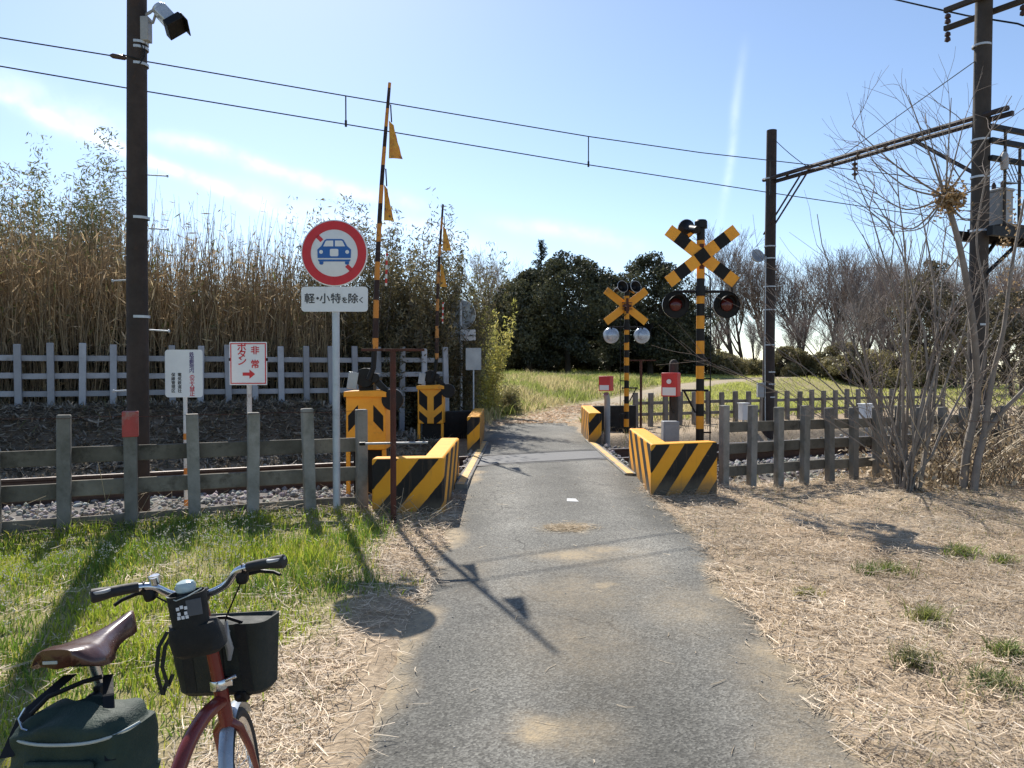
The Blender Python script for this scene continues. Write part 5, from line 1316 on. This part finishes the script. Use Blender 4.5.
poly(S, [L_(985, 434, 8.8), L_(1003, 412, 8.7), L_(1030, 383, 8.6), L_(1075, 330, 8.5)], .030, .016)
poly(S, [L_(977, 402, 8.9), L_(968, 360, 9.0), L_(950, 330, 9.1), L_(925, 290, 9.2)], .024, .008)
poly(S, [L_(974, 420, 8.9), L_(985, 350, 9.0), L_(986, 300, 9.0), L_(975, 240, 9.1), L_(985, 170, 9.1)], .022, .008)
hd = L_(943, 198, 8.8)
for px, py, Y, sg_ in ((905, 97, 8.6, .0), (948, 100, 8.9, .02), (850, 128, 8.7, .03), (868, 160, 8.8, .05), (866, 188, 8.9, .09), (902, 232, 8.5, .06), (1008, 98, 8.8, .02), (1002, 150, 8.7, .08), (985, 205, 8.6, .1), (925, 130, 9.0, .0), (880, 215, 9.1, .12), (962, 120, 8.7, .0)):
    t = L_(px, py, Y); m = hd.lerp(t, .5) - Vector((0, 0, sg_ * 2.2))
    P = poly(S, [hd, m, t], .013, .004)
    for q in range(rng.randint(0, 2)):
        k = rng.randint(4, len(P) - 2); d = (P[k + 1] - P[k]).normalized(); a = rng.uniform(0, 6.28)
        grow(P[k], (d + Vector((math.cos(a), math.sin(a), .3)) * .6).normalized(), rng.uniform(.2, .5), .004, 0, T, 1, .5, .05, 2, 3, .1, .0026)
for k in range(90):
    s = S[rng.randint(8, len(S) - 1)]; d = (s[1] - s[0]).normalized(); a = rng.uniform(0, 6.28)
    grow(s[1], (d * .6 + Vector((math.cos(a), math.sin(a), .3)) * .8).normalized(), rng.uniform(.25, .7), .005, 0, T, 1, .6, .06, 2, 4, .12, .0026)
segs_mesh('trunk', S, 7, M_bark, parent=e); segs_mesh('twigs', T, 4, M_twig, parent=e)
C = np.array(hd) + nr.normal(0, 1, (900, 3)) * np.array([.075, .07, .08]) + np.array([.04, 0, -.02])
leaves('dead_leaf_clump', C, nr.uniform(.03, .065, 900), .6, np.array([.46, .30, .13]) * nr.uniform(.4, 1.2, (900, 1)), M_straw, parent=e, droop=.3)['kind'] = 'stuff'
# a hanging string of dry leaves by the transformer
C = np.array([WX(1008, 10.5), 10.5, WZ(225, 10.5)]) + np.stack([nr.normal(0, .07, 200), nr.normal(0, .07, 200), nr.uniform(-1.3, .45, 200)], -1)
o = leaves('dry_vine', C, nr.uniform(.03, .06, 200), .6, np.array([.42, .29, .15]) * nr.uniform(.5, 1.2, (200, 1)), M_straw, droop=.4)
tag(o, 'dry leafy vine hanging by the transformer platform', 'vine')
# brushwood and dry bramble behind and right of the small tree
S = []; cc = []
rng.seed(9)
for k in range(620):
    x = rng.uniform(4.9, 10.5); y = rng.uniform(9.0, 13.0) + .25 * (x - 5)
    if to_tn(x, y)[1] > -2.9 and x < 6.2: y = 9.1
    h = rng.uniform(.3, 1.7) * (.5 + .16 * (x - 4.6)); p = Vector((x, y, gz(x, y))); a = rng.uniform(0, 6.28); d = Vector((math.cos(a) * .5, math.sin(a) * .4, 1)).normalized()
    g_ = rng.uniform(.6, 1.3); c_ = (.50 * g_, .41 * g_, .28 * g_) if rng.random() < .7 else (.16 * g_, .11 * g_, .085 * g_)
    for s in range(6):
        q = p + d * h / 5; S.append((p, q, .006, .005)); cc.append(c_); p = q; d = (d + Vector((rng.gauss(0, .2), rng.gauss(0, .2), -.16))).normalized()
o = segs_mesh('brushwood', S, 3, M_straw, col=np.array(cc)); tag(o, 'tangle of dry brambles and brushwood at the right picture edge', 'brushwood', kind='stuff')
M = 9000; x = nr.uniform(4.6, 11, M); y = 8.6 + .3 * (x - 4.6) + nr.random(M) * 2.6
C = np.stack([x, y, ground_z(x, y) + nr.random(M) ** 2.2 * (.35 + .22 * np.clip(x - 5, 0, 4))], -1)
o = leaves('dead_leaves', C, nr.uniform(.04, .12, M), .5, np.array([.50, .39, .25]) * nr.uniform(.5, 1.3, (M, 1)), M_straw); tag(o, 'dead brown leaves heaped among the brushwood', 'dead leaves', kind='stuff')

# ------------------------------------------------------------------ bicycle
BL = Vector((-.90, 2.02, gz(-.90, 2.02) + .012)); BR = Euler((0, R(-6), R(-10)))
BM = Matrix.Translation(BL) @ BR.to_matrix().to_4x4() @ Matrix.Scale(.93, 4)
HX = Vector((0, -.14, 1)).normalized(); HP = Vector((0, .36, .50))
SM = BM @ Matrix.Translation(HP) @ Matrix.Rotation(R(20), 4, HX) @ Matrix.Translation(-HP)
M_frame = pm('red_frame_lacquer', (.20, .032, .024), (.16, .026, .02), 3, .25, bscale=200, bstr=.02, spec=.6)
M_chrome = pm('bright_alloy', (.62, .64, .66), (.55, .57, .6), 8, .22, .95, bstr=.03)
M_tyre = pm('tyre_rubber', (.03, .029, .028), (.045, .043, .04), 9, .8, bscale=80, bstr=.4)
M_fabric = pm('black_bag_fabric', (.012, .013, .013), (.019, .020, .0195), 9, .8, bscale=260, bstr=.5)
M_fabric2 = pm('dark_olive_bag_fabric', (.020, .024, .020), (.030, .034, .029), 7, .75, bscale=260, bstr=.5)
M_green = pm('waxed_green_canvas', (.012, .028, .019), (.024, .046, .033), 6, .7, bscale=160, bstr=.6)
M_pipe = pm('pale_piping', (.42, .46, .44), (.34, .38, .36), 9, .7)
M_leather = pm('brown_saddle_leather', (.085, .036, .026), (.06, .026, .019), 5, .28, bscale=90, bstr=.12, spec=.6)
bike = empty('bicycle', BL, 0, 'red small-wheeled folding bicycle parked on the left verge with bags', 'bicycle', rot=tuple(BR))
def bk(m, name, mat, parent=bike, **k): return m.build(name, mat, parent, world=True, **k)
def mb(st=False): m = MB(); m.M = SM if st else BM; return m
m = mb(); P = catmull([(0, .345, .535), (0, .24, .525), (0, .14, .475), (0, .03, .37), (0, -.05, .29)], 6); m.tube([tuple(p) for p in P], .0235, 16)
m.cyl((0, -.05, .27), (0, -.115, .56), .019, 14); m.tube([(0, -.05, .28), (.05, -.2, .25), (.055, -.46, .225)], .010, 8); m.tube([(0, -.05, .28), (-.05, -.2, .25), (-.055, -.46, .225)], .010, 8)
m.tube([(0, -.1, .5), (.05, -.2, .44), (.055, -.46, .235)], .009, 8); m.tube([(0, -.1, .5), (-.05, -.2, .44), (-.055, -.46, .235)], .009, 8)
m.cyl((0, .368, .45), (0, .352, .575), .024, 16); m.cyl((-.04, -.05, .28), (.04, -.05, .28), .024, 14)
bk(m, 'frame', M_frame)
m = mb(True)
for s in (-1, 1): m.tube([(s * .012, .368, .455), (s * .036, .375, .43), (s * .048, .43, .33), (s * .05, .475, .225)], [.016, .014, .012, .009], 10)
fork = bk(m, 'fork', M_frame)
m = mb(True); m.tube([(0, .352, .575), (0, .318, .74), (0, .29, .90)], [.021, .02, .017], 14); stem = bk(m, 'stem', M_frame)
m = mb(True); m.lathe([(.028, 0), (.030, .004), (.030, .028), (.028, .032)], 16, 'z', (0, .352, .575)); m.cyl((.02, .34, .60), (.062, .33, .612), .007, 8); m.box((.03, .345, .592), (.03, .02, .022)); bk(m, 'stem_clamp', M_chrome, stem, bevel=.002)
m = mb(); m.box((.05, .40, .53), (.035, .03, .035)); m.cyl((.03, .38, .53), (.07, .42, .535), .012, 10); bk(m, 'bag_mount', M_black, bevel=.003); m = mb(); m.box((-.052, .345, .505), (.012, .02, .045)); bk(m, 'cable_guide', M_black, bevel=.003)
def wheel(y, z, st, nm):
    r = .222; m = mb(st); vs = []; fs = []; nu, nv = 56, 10
    for i in range(nu):
        t = 2 * math.pi * i / nu
        for j in range(nv):
            q = 2 * math.pi * j / nv; rr = r - .018 + .02 * math.cos(q); vs.append((.02 * math.sin(q), y + rr * math.cos(t), z + rr * math.sin(t)))
    for i in range(nu):
        for j in range(nv): fs.append((i * nv + j, ((i + 1) % nu) * nv + j, ((i + 1) % nu) * nv + (j + 1) % nv, i * nv + (j + 1) % nv))
    m.add(vs, fs); ty = bk(m, 'wheel', M_tyre)
    m = mb(st); m.lathe([(.168, -.011), (.188, -.013), (.188, .013), (.168, .011), (.168, -.011)], 48, 'x', (0, y, z)); bk(m, 'rim', M_chrome, ty)
    m = mb(st); m.cyl((-.045, y, z), (.045, y, z), .014, 12); m.lathe([(.022, -.03), (.022, -.026)], 12, 'x', (0, y, z)); m.lathe([(.022, .026), (.022, .03)], 12, 'x', (0, y, z)); bk(m, 'hub', M_chrome, ty)
    m = mb(st)
    for k in range(28):
        t = 2 * math.pi * k / 28; t2 = t + (.5 if k % 4 < 2 else -.5); sx = .026 if k % 2 else -.026
        m.tube([(sx, y + .02 * math.cos(t2), z + .02 * math.sin(t2)), (0, y + .17 * math.cos(t), z + .17 * math.sin(t))], .001, 4)
    bk(m, 'spokes', M_chrome, ty)
    # mudguard
    m = mb(st); vs = []; fs = []; n = 30
    for k in range(n + 1):
        t = R(20 + 170 * k / n) if not st else R(35 + 165 * k / n)
        for q in (-1, -.6, 0, .6, 1):
            rr = .238 + .010 * (1 - q * q); 
            for dr in (0, .0015): vs.append((.023 * q, y + (rr + dr) * math.cos(t), z + (rr + dr) * math.sin(t)))
    for k in range(n):
        for q in range(4):
            a = k * 10 + q * 2; fs += [(a, a + 2, a + 12, a + 10), (a + 1, a + 11, a + 13, a + 3)]
    m.add(vs, fs); bk(m, 'mudguard', M_silver, smooth=60)
wheel(.475, .225, True, 'front'); wheel(-.46, .225, False, 'rear')
# handlebar assembly
m = mb(True)
bar_ = catmull([(-.185, .235, .975), (-.13, .25, .966), (-.085, .28, .925), (-.03, .29, .905), (.03, .29, .905), (.085, .28, .925), (.13, .25, .966), (.185, .235, .975)], 5)
m.tube([tuple(p) for p in bar_], .0125, 14); hb = bk(m, 'handlebar', M_chrome)
m = mb(True); m.box((0, .29, .903), (.05, .042, .042)); bk(m, 'bar_clamp', M_black, hb, bevel=.006)
for s in (-1, 1):
    m = mb(True); m.tube([(s * .165, .240, .974), (s * .20, .230, .977), (s * .235, .215, .979), (s * .265, .20, .980), (s * .285, .195, .980), (s * .29, .193, .980)], [.016, .0165, .017, .021, .022, .015], 14); g_ = bk(m, 'grip', M_blackrub)
    m = mb(True); m.M = SM @ Matrix.Translation((s * .262, .197, .990)) @ Matrix.Rotation(s * .3, 4, 'Z'); m.prismz([(x, y) for x, y in rrect(.06, .042, .018)], -.005, .004); bk(m, 'palm_rest', M_greypaint, g_, bevel=.002)
    m = mb(True); m.box((s * .142, .262, .945), (.036, .05, .048), (0, s * .2, 0)); m.cyl((s * .142, .25, .968), (s * .165, .245, .972), .018, 12); lv = bk(m, 'brake_lever_mount', M_black, hb, bevel=.01)
    m = mb(True); m.tube([(s * .15, .285, .945), (s * .19, .295, .945), (s * .235, .285, .935), (s * .255, .272, .925)], [.008, .007, .006, .006], 8); bk(m, 'brake_lever', M_black, lv)
    m = mb(True); m.tube([(s * .135, .28, .93), (s * .10, .33, .88), (s * .05, .36, .80), (s * .02, .37, .70), (s * .015, .375, .58)], .0028, 6); bk(m, 'brake_cable', M_black, hb)
m = mb(True); m.cyl((-.118, .252, .975), (-.118, .245, .998), .017, 18); m.lathe([(.0185, -.002), (.0185, .002)], 18, 'z', (-.118, .245, .998)); bk(m, 'bell', M_chrome, hb)
# saddle
BMs = BM; BM = BM @ Matrix.Translation((-.005, 0, .035)) @ Matrix.Diagonal((1.2, 1, 1, 1))
m = mb(); vs = []; fs = []; NS, NW = 22, 13
for i in range(NS):
    f = i / (NS - 1); y = -.315 + .285 * f
    w = float(np.interp(f, [0, .06, .2, .35, .5, .65, .8, .95, 1], [.058, .078, .084, .070, .046, .030, .022, .019, .012])); dp = float(np.interp(f, [0, .15, .4, .7, .92, 1], [.030, .045, .040, .035, .045, .04]))
    zt = .895 + .012 * (2 * f - 1) ** 2 + .012 * f + (.004 if f < .2 else 0)
    for j in range(NW):
        q = -1 + 2 * j / (NW - 1); vs.append((w * (q * 1.06 if abs(q) < .9 else q), y, zt - .006 * (1 - math.cos(q * 1.4)) * 2 - dp * max(0, abs(q) - .62) / .38))
for i in range(NS - 1):
    for j in range(NW - 1): a = i * NW + j; fs.append((a, a + 1, a + NW + 1, a + NW))
skv = len(vs)
for j in range(NW): x_, y_, z_ = vs[j]; vs.append((x_ * .96, y_ - .004 + .02 * abs(x_) / .06, min(v_[2] for v_ in vs[:NW]) - .008 + .010 * (abs(x_) / .06) ** 2))
for j in range(NW - 1): fs.append((j + 1, j, skv + j, skv + j + 1))
m.add(vs, fs); sad = bk(m, 'saddle', M_leather, smooth=80); so = sad.modifiers.new('thick', 'SOLIDIFY'); so.thickness = .005; so.offset = -1
m = mb(); m.box((-.008, -.3235, .882), (.034, .003, .008)); bk(m, 'saddle_badge', M_pipe, sad, bevel=.001)
m = mb()
for s in (-1, 1): m.tube([(s * .05, -.29, .872), (s * .03, -.24, .850), (s * .022, -.17, .845), (s * .016, -.08, .862), (0, -.05, .878)], .0038, 8)
m.box((0, -.20, .848), (.07, .045, .03)); bk(m, 'saddle_rails', M_black, sad, bevel=.004)
BM = BMs
m = mb(); m.cyl((0, -.105, .50), (0, -.205, .885), .0155, 14); bk(m, 'seat_post', M_chrome)
m = mb(); m.cyl((.03, -.232, .79), (.03, -.258, .788), .020, 18); m.box((.03, -.22, .80), (.02, .03, .04)); tlp = bk(m, 'tail_light', M_black, bevel=.003)
m = mb(); m.lathe([(.017, 0), (.015, -.006), (.0, -.009)], 18, 'y', (.03, -.2585, .788)); bk(m, 'light_lens', M_red, tlp)
m = mb(); m.cyl((-.08, -.05, .28), (.08, -.05, .28), .008, 8)
for s in (-1, 1): m.box((s * .07, -.05 + s * .075, .28 - .0 ), (.012, .17, .02)); 
ck = bk(m, 'crank', M_chrome, bevel=.003)
for s in (-1, 1): m = mb(); m.box((s * .12, -.05 + s * .155, .28), (.08, .07, .018)); bk(m, 'pedal', M_black, ck, bevel=.004)
m = mb(); m.lathe([(.075, -.002), (.09, -.002), (.09, .002), (.075, .002), (.075, -.002)], 40, 'x', (.05, -.05, .28)); bk(m, 'chainring', M_chrome, ck)
m = mb(); m.tube([(-.045, -.10, .26), (-.13, -.12, .012)], .008, 8); bk(m, 'kickstand', M_black)
# stem pouch
def bag_root(name, c, label, cat): return empty(name, BM @ Vector(c), 0, label, cat, rot=tuple(BR))
def shell(m, secs, n=28):
    """loft of rounded rectangles: (cx, cy, z, w, d, r)"""
    rings = [[(cx + x, cy + y, z) for x, y in rrect(w, d, r, n // 4 - 1)] for cx, cy, z, w, d, r in secs]
    k = len(rings[0]); vs = [p for rg in rings for p in rg]; fs = []
    for i in range(len(rings) - 1):
        for j in range(k): fs.append((i * k + j, i * k + (j + 1) % k, (i + 1) * k + (j + 1) % k, (i + 1) * k + j))
    fs.append(tuple(range(k - 1, -1, -1))); e0 = (len(rings) - 1) * k; fs.append(tuple(e0 + j for j in range(k)))
    m.add(vs, fs)
po = bag_root('stem_pouch', (-.02, .22, .76), 'black open-topped pouch strapped at the handlebar centre', 'pouch')
c0 = (-.022, .215)
m = mb(True); shell(m, [(c0[0], c0[1], .795, .085, .07, .03), (c0[0], c0[1], .80, .10, .085, .035), (c0[0], c0[1], .87, .108, .092, .035), (c0[0], c0[1], .935, .112, .096, .035), (c0[0], c0[1], .935, .102, .086, .03), (c0[0], c0[1], .895, .098, .082, .03)]); pb = m.build('pouch_body', M_fabric, po, world=True)
m = mb(True); shell(m, [(c0[0] + .012, c0[1] + .02, .735, .12, .08, .03), (c0[0] + .012, c0[1] + .018, .75, .155, .105, .035), (c0[0] + .008, c0[1] + .012, .80, .16, .11, .035), (c0[0] + .004, c0[1] + .008, .835, .135, .10, .035)]); m.build('lower_pocket', M_fabric, po, world=True)
m = mb(True); m.box((c0[0] + .028, c0[1] - .0465, .895), (.045, .004, .05)); m.build('grey_panel', pm('grey_mesh', (.10, .105, .115), (.08, .084, .09), 9, .8), pb, world=True, bevel=.001)
m = mb(True)
for x, z in ((-.012, .012), (0, .016), (.012, .012), (-.010, -.004), (.010, -.004), (0, -.016), (-.012, -.016), (.012, -.016)): m.box((c0[0] - .008 + x, c0[1] - .0478, .886 + z), (.009, .002, .010))
m.build('emblem', M_signwhite, pb, world=True)
m = mb(True); m.tube([(c0[0] - .054, c0[1] - .03, .938), (c0[0] - .02, c0[1] - .05, .925), (c0[0] + .02, c0[1] - .052, .934), (c0[0] + .054, c0[1] - .03, .945)], .002, 6); m.build('drawcord', M_pipe, pb, world=True)
bt = empty('bottle', SM @ Vector((c0[0], c0[1], .82)), 0, 'bottle with pale rounded cap standing in the handlebar pouch', 'bottle', rot=tuple(BR))
m = mb(True); m.lathe([(.001, .81), (.032, .81), (.034, .83), (.034, .92), (.025, .94)], 20, 'z', (*c0, 0)); m.build('bottle_body', M_black, bt, world=True)
m = mb(True); m.lathe([(.026, .938), (.030, .942), (.031, .958), (.026, .968), (.012, .974), (.001, .975)], 20, 'z', (*c0, 0)); m.build('cap', pm('pale_plastic_cap', (.45, .55, .55), (.38, .47, .48), 6, .15), bt, world=True)
# front bag
BMf = BM0_ = BM; BM = BM @ Matrix.Translation((-.03, 0, 0)) @ Matrix.Diagonal((1.17, 1, 1, 1))
fbg = bag_root('front_bag', (0, .45, .52), 'dark boxy front bag hung before the bicycle stem', 'bag')
m = mb(); shell(m, [(.0, .455, .530, .25, .10, .03), (.0, .455, .545, .275, .125, .035), (.0, .455, .65, .295, .135, .035), (.005, .455, .775, .31, .14, .03), (.005, .455, .775, .296, .126, .026), (.005, .455, .762, .28, .11, .026), (-.02, .455, .772, .16, .07, .02), (-.03, .455, .775, .06, .03, .01)]); fbo = m.build('bag_body', M_fabric2, fbg, world=True)
for x in (-.088, .090):
  m = mb(); m.add([(x - .017, .3905, .548), (x + .017, .3905, .548), (x + .017, .3855, .65), (x - .017, .3855, .65), (x - .017, .3825, .772), (x + .017, .3825, .772)], [(0, 1, 2, 3), (3, 2, 5, 4)])
  m.build('webbing', M_fabric, fbo, world=True, smooth=0)
m = mb(); m.box((.045, .3815, .755), (.026, .002, .006)); m.build('tag', M_pipe, fbo, world=True)
m = mb(); 
for k, (x, L) in enumerate(((-.155, .16), (-.135, .13))):
    p = [(x + .03, .36, .77), (x, .355, .72), (x - .012, .35, .72 - L * .5), (x + .0, .35, .72 - L), (x + .018, .352, .72 - L * .7)]
    for a, b in zip(p[:-1], p[1:]): m.add([(a[0] - .008, a[1], a[2]), (a[0] + .008, a[1] - .004, a[2]), (b[0] + .008, b[1] - .004, b[2]), (b[0] - .008, b[1], b[2])], [(0, 1, 2, 3)])
m.build('loose_strap', M_fabric, fbo, world=True, smooth=0)
m = mb(); m.tube([(.055, .372, .79), (.052, .368, .74), (.058, .37, .70), (.05, .375, .66)], [.004, .012, .012, .006], 8); m.build('buckle_strap', M_metalgrey, fbo, world=True)
m = mb(); m.tube([(-.06, .40, .775), (-.03, .385, .80), (.05, .385, .80), (.09, .40, .775)], .006, 8); m.build('carry_handle', M_black, fbo, world=True)
# saddlebag
BM = BM0_; BM0 = BM; BM = BM0 @ Matrix.Translation((.035, 0, .062)) @ Matrix.Translation((0, -.33, .6)) @ Matrix.Diagonal((.97, 1.0, 1.08, 1)) @ Matrix.Translation((0, .33, -.6))
sb = bag_root('saddle_bag', (.03, -.33, .55), 'dark green canvas saddlebag hanging below the brown leather saddle', 'bag')
m = mb()
secs = []
for f in np.linspace(0, 1, 16):
    z = .535 + .185 * f; secs.append((.035 + .004 * math.sin(7 * f), -.335 - .006 * math.sin(5 * f + 1), z, float(np.interp(f, [0, .08, .5, .85, 1], [.29, .315, .335, .33, .318])), float(np.interp(f, [0, .1, .5, .9, 1], [.13, .155, .17, .16, .145])), .032))
for dz, w_, d_ in ((.004, .314, .138), (.011, .30, .12), (.018, .275, .095), (.024, .23, .065), (.027, .15, .03)): secs.append((.034, -.33 + dz * .4, .72 + dz, w_, d_, min(.03, d_ * .45)))
vs = []; fs = []; k_ = 72
for cx, cy, z, w, d, r in secs:
    for q in range(k_):
        t = 2 * math.pi * q / k_; ct, st_ = math.cos(t), math.sin(t); ex = .42
        vs.append((cx + w / 2 * math.copysign(abs(ct) ** ex, ct), cy + d / 2 * math.copysign(abs(st_) ** ex, st_), z))
for i in range(len(secs) - 1):
    for q in range(k_): fs.append((i * k_ + q, i * k_ + (q + 1) % k_, (i + 1) * k_ + (q + 1) % k_, (i + 1) * k_ + q))
fs.append(tuple(range(k_ - 1, -1, -1))); fs.append(tuple((len(secs) - 1) * k_ + q for q in range(k_)))
m.add(vs, fs)
for k_, v_ in enumerate(m.v):   # sagging creases of soft canvas
    q = BM.inverted() @ Vector(v_); a_ = .006 * math.sin(38 * q.x + 9 * math.sin(21 * q.z)) * math.sin(16 * q.z + 11 * q.x) + .004 * math.sin(90 * q.x * .6 - 60 * q.z)
    m.v[k_] = tuple(BM @ (q + Vector((.3 * a_, -a_ if q.y < -.335 else a_, a_ * .8 - .035 * max(0, (q.z - .69) / .06) * (q.x - .035) ** 2 * 40))))
sbo = m.build('bag_body', M_green, sb, world=True, smooth=70)
m = mb(); P = [(-.125, -.335, .700), (-.105, -.395, .697), (-.02, -.4165, .690), (.10, -.4165, .690), (.17, -.395, .697), (.194, -.335, .700)]; m.tube([tuple(p) for p in catmull(P, 5)], .0035, 6); m.build('piping', M_pipe, sbo, world=True)
m = mb(); m.box((.035, -.4215, .60), (.19, .016, .11)); m.build('pocket', M_green, sbo, world=True, bevel=.012)
for a, b, wq in (((-.05, -.27, .785), (-.105, -.355, .735), .016), ((-.105, -.355, .735), (-.118, -.41, .66), .016), ((.045, -.25, .775), (.10, -.32, .745), .011), ((.10, -.32, .755), (.165, -.41, .65), .012)):
    m = mb(); a = Vector(a); b = Vector(b); s_ = Vector((wq, wq * .3, 0)); t_ = Vector((0, .005, .003)); m.add([a - s_, a + s_, b + s_, b - s_, a - s_ + t_, a + s_ + t_, b + s_ + t_, b - s_ + t_], [(0, 1, 2, 3), (4, 7, 6, 5), (0, 4, 5, 1), (2, 6, 7, 3), (1, 5, 6, 2), (0, 3, 7, 4)])
    m.build('strap', M_black, sbo, world=True, smooth=0)
m = mb(); m.tube([(-.085, -.36, .735), (-.05, -.34, .765), (0, -.28, .775), (.03, -.25, .775)], .0055, 8); m.build('carry_loop', M_black, sbo, world=True)
m = mb(); m.tube([(-.085, -.375, .755), (-.097, -.385, .735), (-.085, -.39, .715), (-.07, -.39, .71)], .003, 6); m.build('ring', M_chrome, sbo, world=True)

# ------------------------------------------------------------------ sky, sun, camera
EL = R(43.5); AZ = math.atan2(-.325, .945)
sd_ = Vector((math.cos(EL) * math.sin(AZ), math.cos(EL) * math.cos(AZ), math.sin(EL)))
su = bpy.data.lights.new('sun', 'SUN'); su.energy = 5.0; su.angle = R(.53); su.color = (1, .945, .86)
so_ = link(bpy.data.objects.new('sun', su)); so_.rotation_euler = sd_.to_track_quat('Z', 'Y').to_euler(); so_.location = (0, 0, 30)
w = bpy.data.worlds.new('World'); scene.world = w; w.use_nodes = True
wt = w.node_tree; wt.nodes.clear()
W_ = NT.__new__(NT); W_.t = wt; W_.n = wt.nodes
out = W_.new('ShaderNodeOutputWorld'); bg = W_.new('ShaderNodeBackground'); bg.inputs['Strength']  .default_value = .120
sky = W_.new('ShaderNodeTexSky', sky_type='NISHITA', sun_disc=False); sky.sun_elevation = EL; sky.sun_rotation = AZ; sky.altitude = 50; sky.air_density = .85; sky.dust_density = .34; sky.ozone_density = 1.8
gen = W_.new('ShaderNodeTexCoord').outputs['Generated']
skyc = sky.outputs[0]
# thin ice clouds and old contrails: bands along great circles of the sky dome
PIT = math.atan(16 / 770.0)
def skydir(px, py):
    x, y = (px - 512) / 770, (384 - py) / 770; d = Vector((x, 1, y)); d.rotate(Euler((-PIT, 0, 0))); return d.normalized()
def vdot(a, v):
    n = W_.new('ShaderNodeVectorMath', operation='DOT_PRODUCT'); W_.l(a, n.inputs[0]); n.inputs[1].default_value = v; return n.outputs['Value']
fac = None
for (p0, p1, wd, amt, nz) in (((-40, 84), (310, 226), .0075, .75, .020), ((110, 122), (440, 214), .009, .60, .03), ((747, 30), (718, 240), .0050, .30, .014), ((470, 218), (660, 252), .010, .38, .03), ((-60, 70), (140, 135), .020, .40, .05), ((200, 180), (520, 262), .016, .30, .06)):
    a = skydir(*p0); b = skydir(*p1); nrm_ = a.cross(b).normalized(); mid = (a + b).normalized(); along = (b - a).normalized(); half = (b - a).length / 2
    nzf = W_.new('ShaderNodeTexNoise'); nzf.inputs['Scale'].default_value = 9; nzf.inputs['Detail'].default_value = 6; W_.l(gen, nzf.inputs['Vector'])
    dist = W_.math('ADD', vdot(gen, nrm_), W_.math('MULTIPLY', W_.math('SUBTRACT', nzf.outputs['Fac'], .5), nz))
    band = W_.math('POWER', 2.718, W_.math('MULTIPLY', W_.math('POWER', W_.math('ABSOLUTE', W_.math('DIVIDE', dist, wd)), 2.0), -1.0))
    al = W_.math('ABSOLUTE', W_.math('DIVIDE', vdot(gen, along), half))
    en = W_.ramp(al, [(.5 if p0[0] < 300 else .25, 1.0), (1.0, 0.0)])
    n2 = W_.new('ShaderNodeTexNoise'); n2.inputs['Scale'].default_value = 38; n2.inputs['Detail'].default_value = 5; W_.l(gen, n2.inputs['Vector'])
    front = W_.ramp(vdot(gen, mid), [(.5, 0.0), (.7, 1.0)])
    f_ = W_.math('MULTIPLY', W_.math('MULTIPLY', W_.math('MULTIPLY', band, en), front), W_.math('MULTIPLY', W_.ramp(n2.outputs['Fac'], [(.30, .30), (.60, 1.0)]), amt))
    fac = f_ if fac is None else W_.math('ADD', fac, f_, True)
cl_ = W_.mix(fac, skyc, W_.mix(.65, W_.mix(1.0, skyc, (1.6, 1.6, 1.6), 'MULTIPLY'), (8.5, 8.7, 9.0)))
wt.links.new(cl_, bg.inputs['Color']); wt.links.new(bg.outputs[0], out.inputs[0])

cam = bpy.data.cameras.new('camera'); co = link(bpy.data.objects.new('camera', cam)); co.location = (0, 0, 1.55)
co.rotation_euler = (math.pi / 2 - PIT, 0, 0); cam.sensor_width = 36; cam.lens = 36 * 770 / 1024.0; cam.clip_start = .05; cam.clip_end = 5000
scene.camera = co
scene.render.engine = 'CYCLES'
scene.cycles.use_denoising = True
scene.cycles.max_bounces = 6; scene.cycles.diffuse_bounces = 3; scene.cycles.transparent_max_bounces = 8
vs_ = scene.view_settings; vs_.view_transform = 'Standard'; vs_.look = 'None'; vs_.exposure = .55; vs_.gamma = 1.0; vs_.use_curve_mapping = False
scene.render.resolution_x = 1024; scene.render.resolution_y = 768
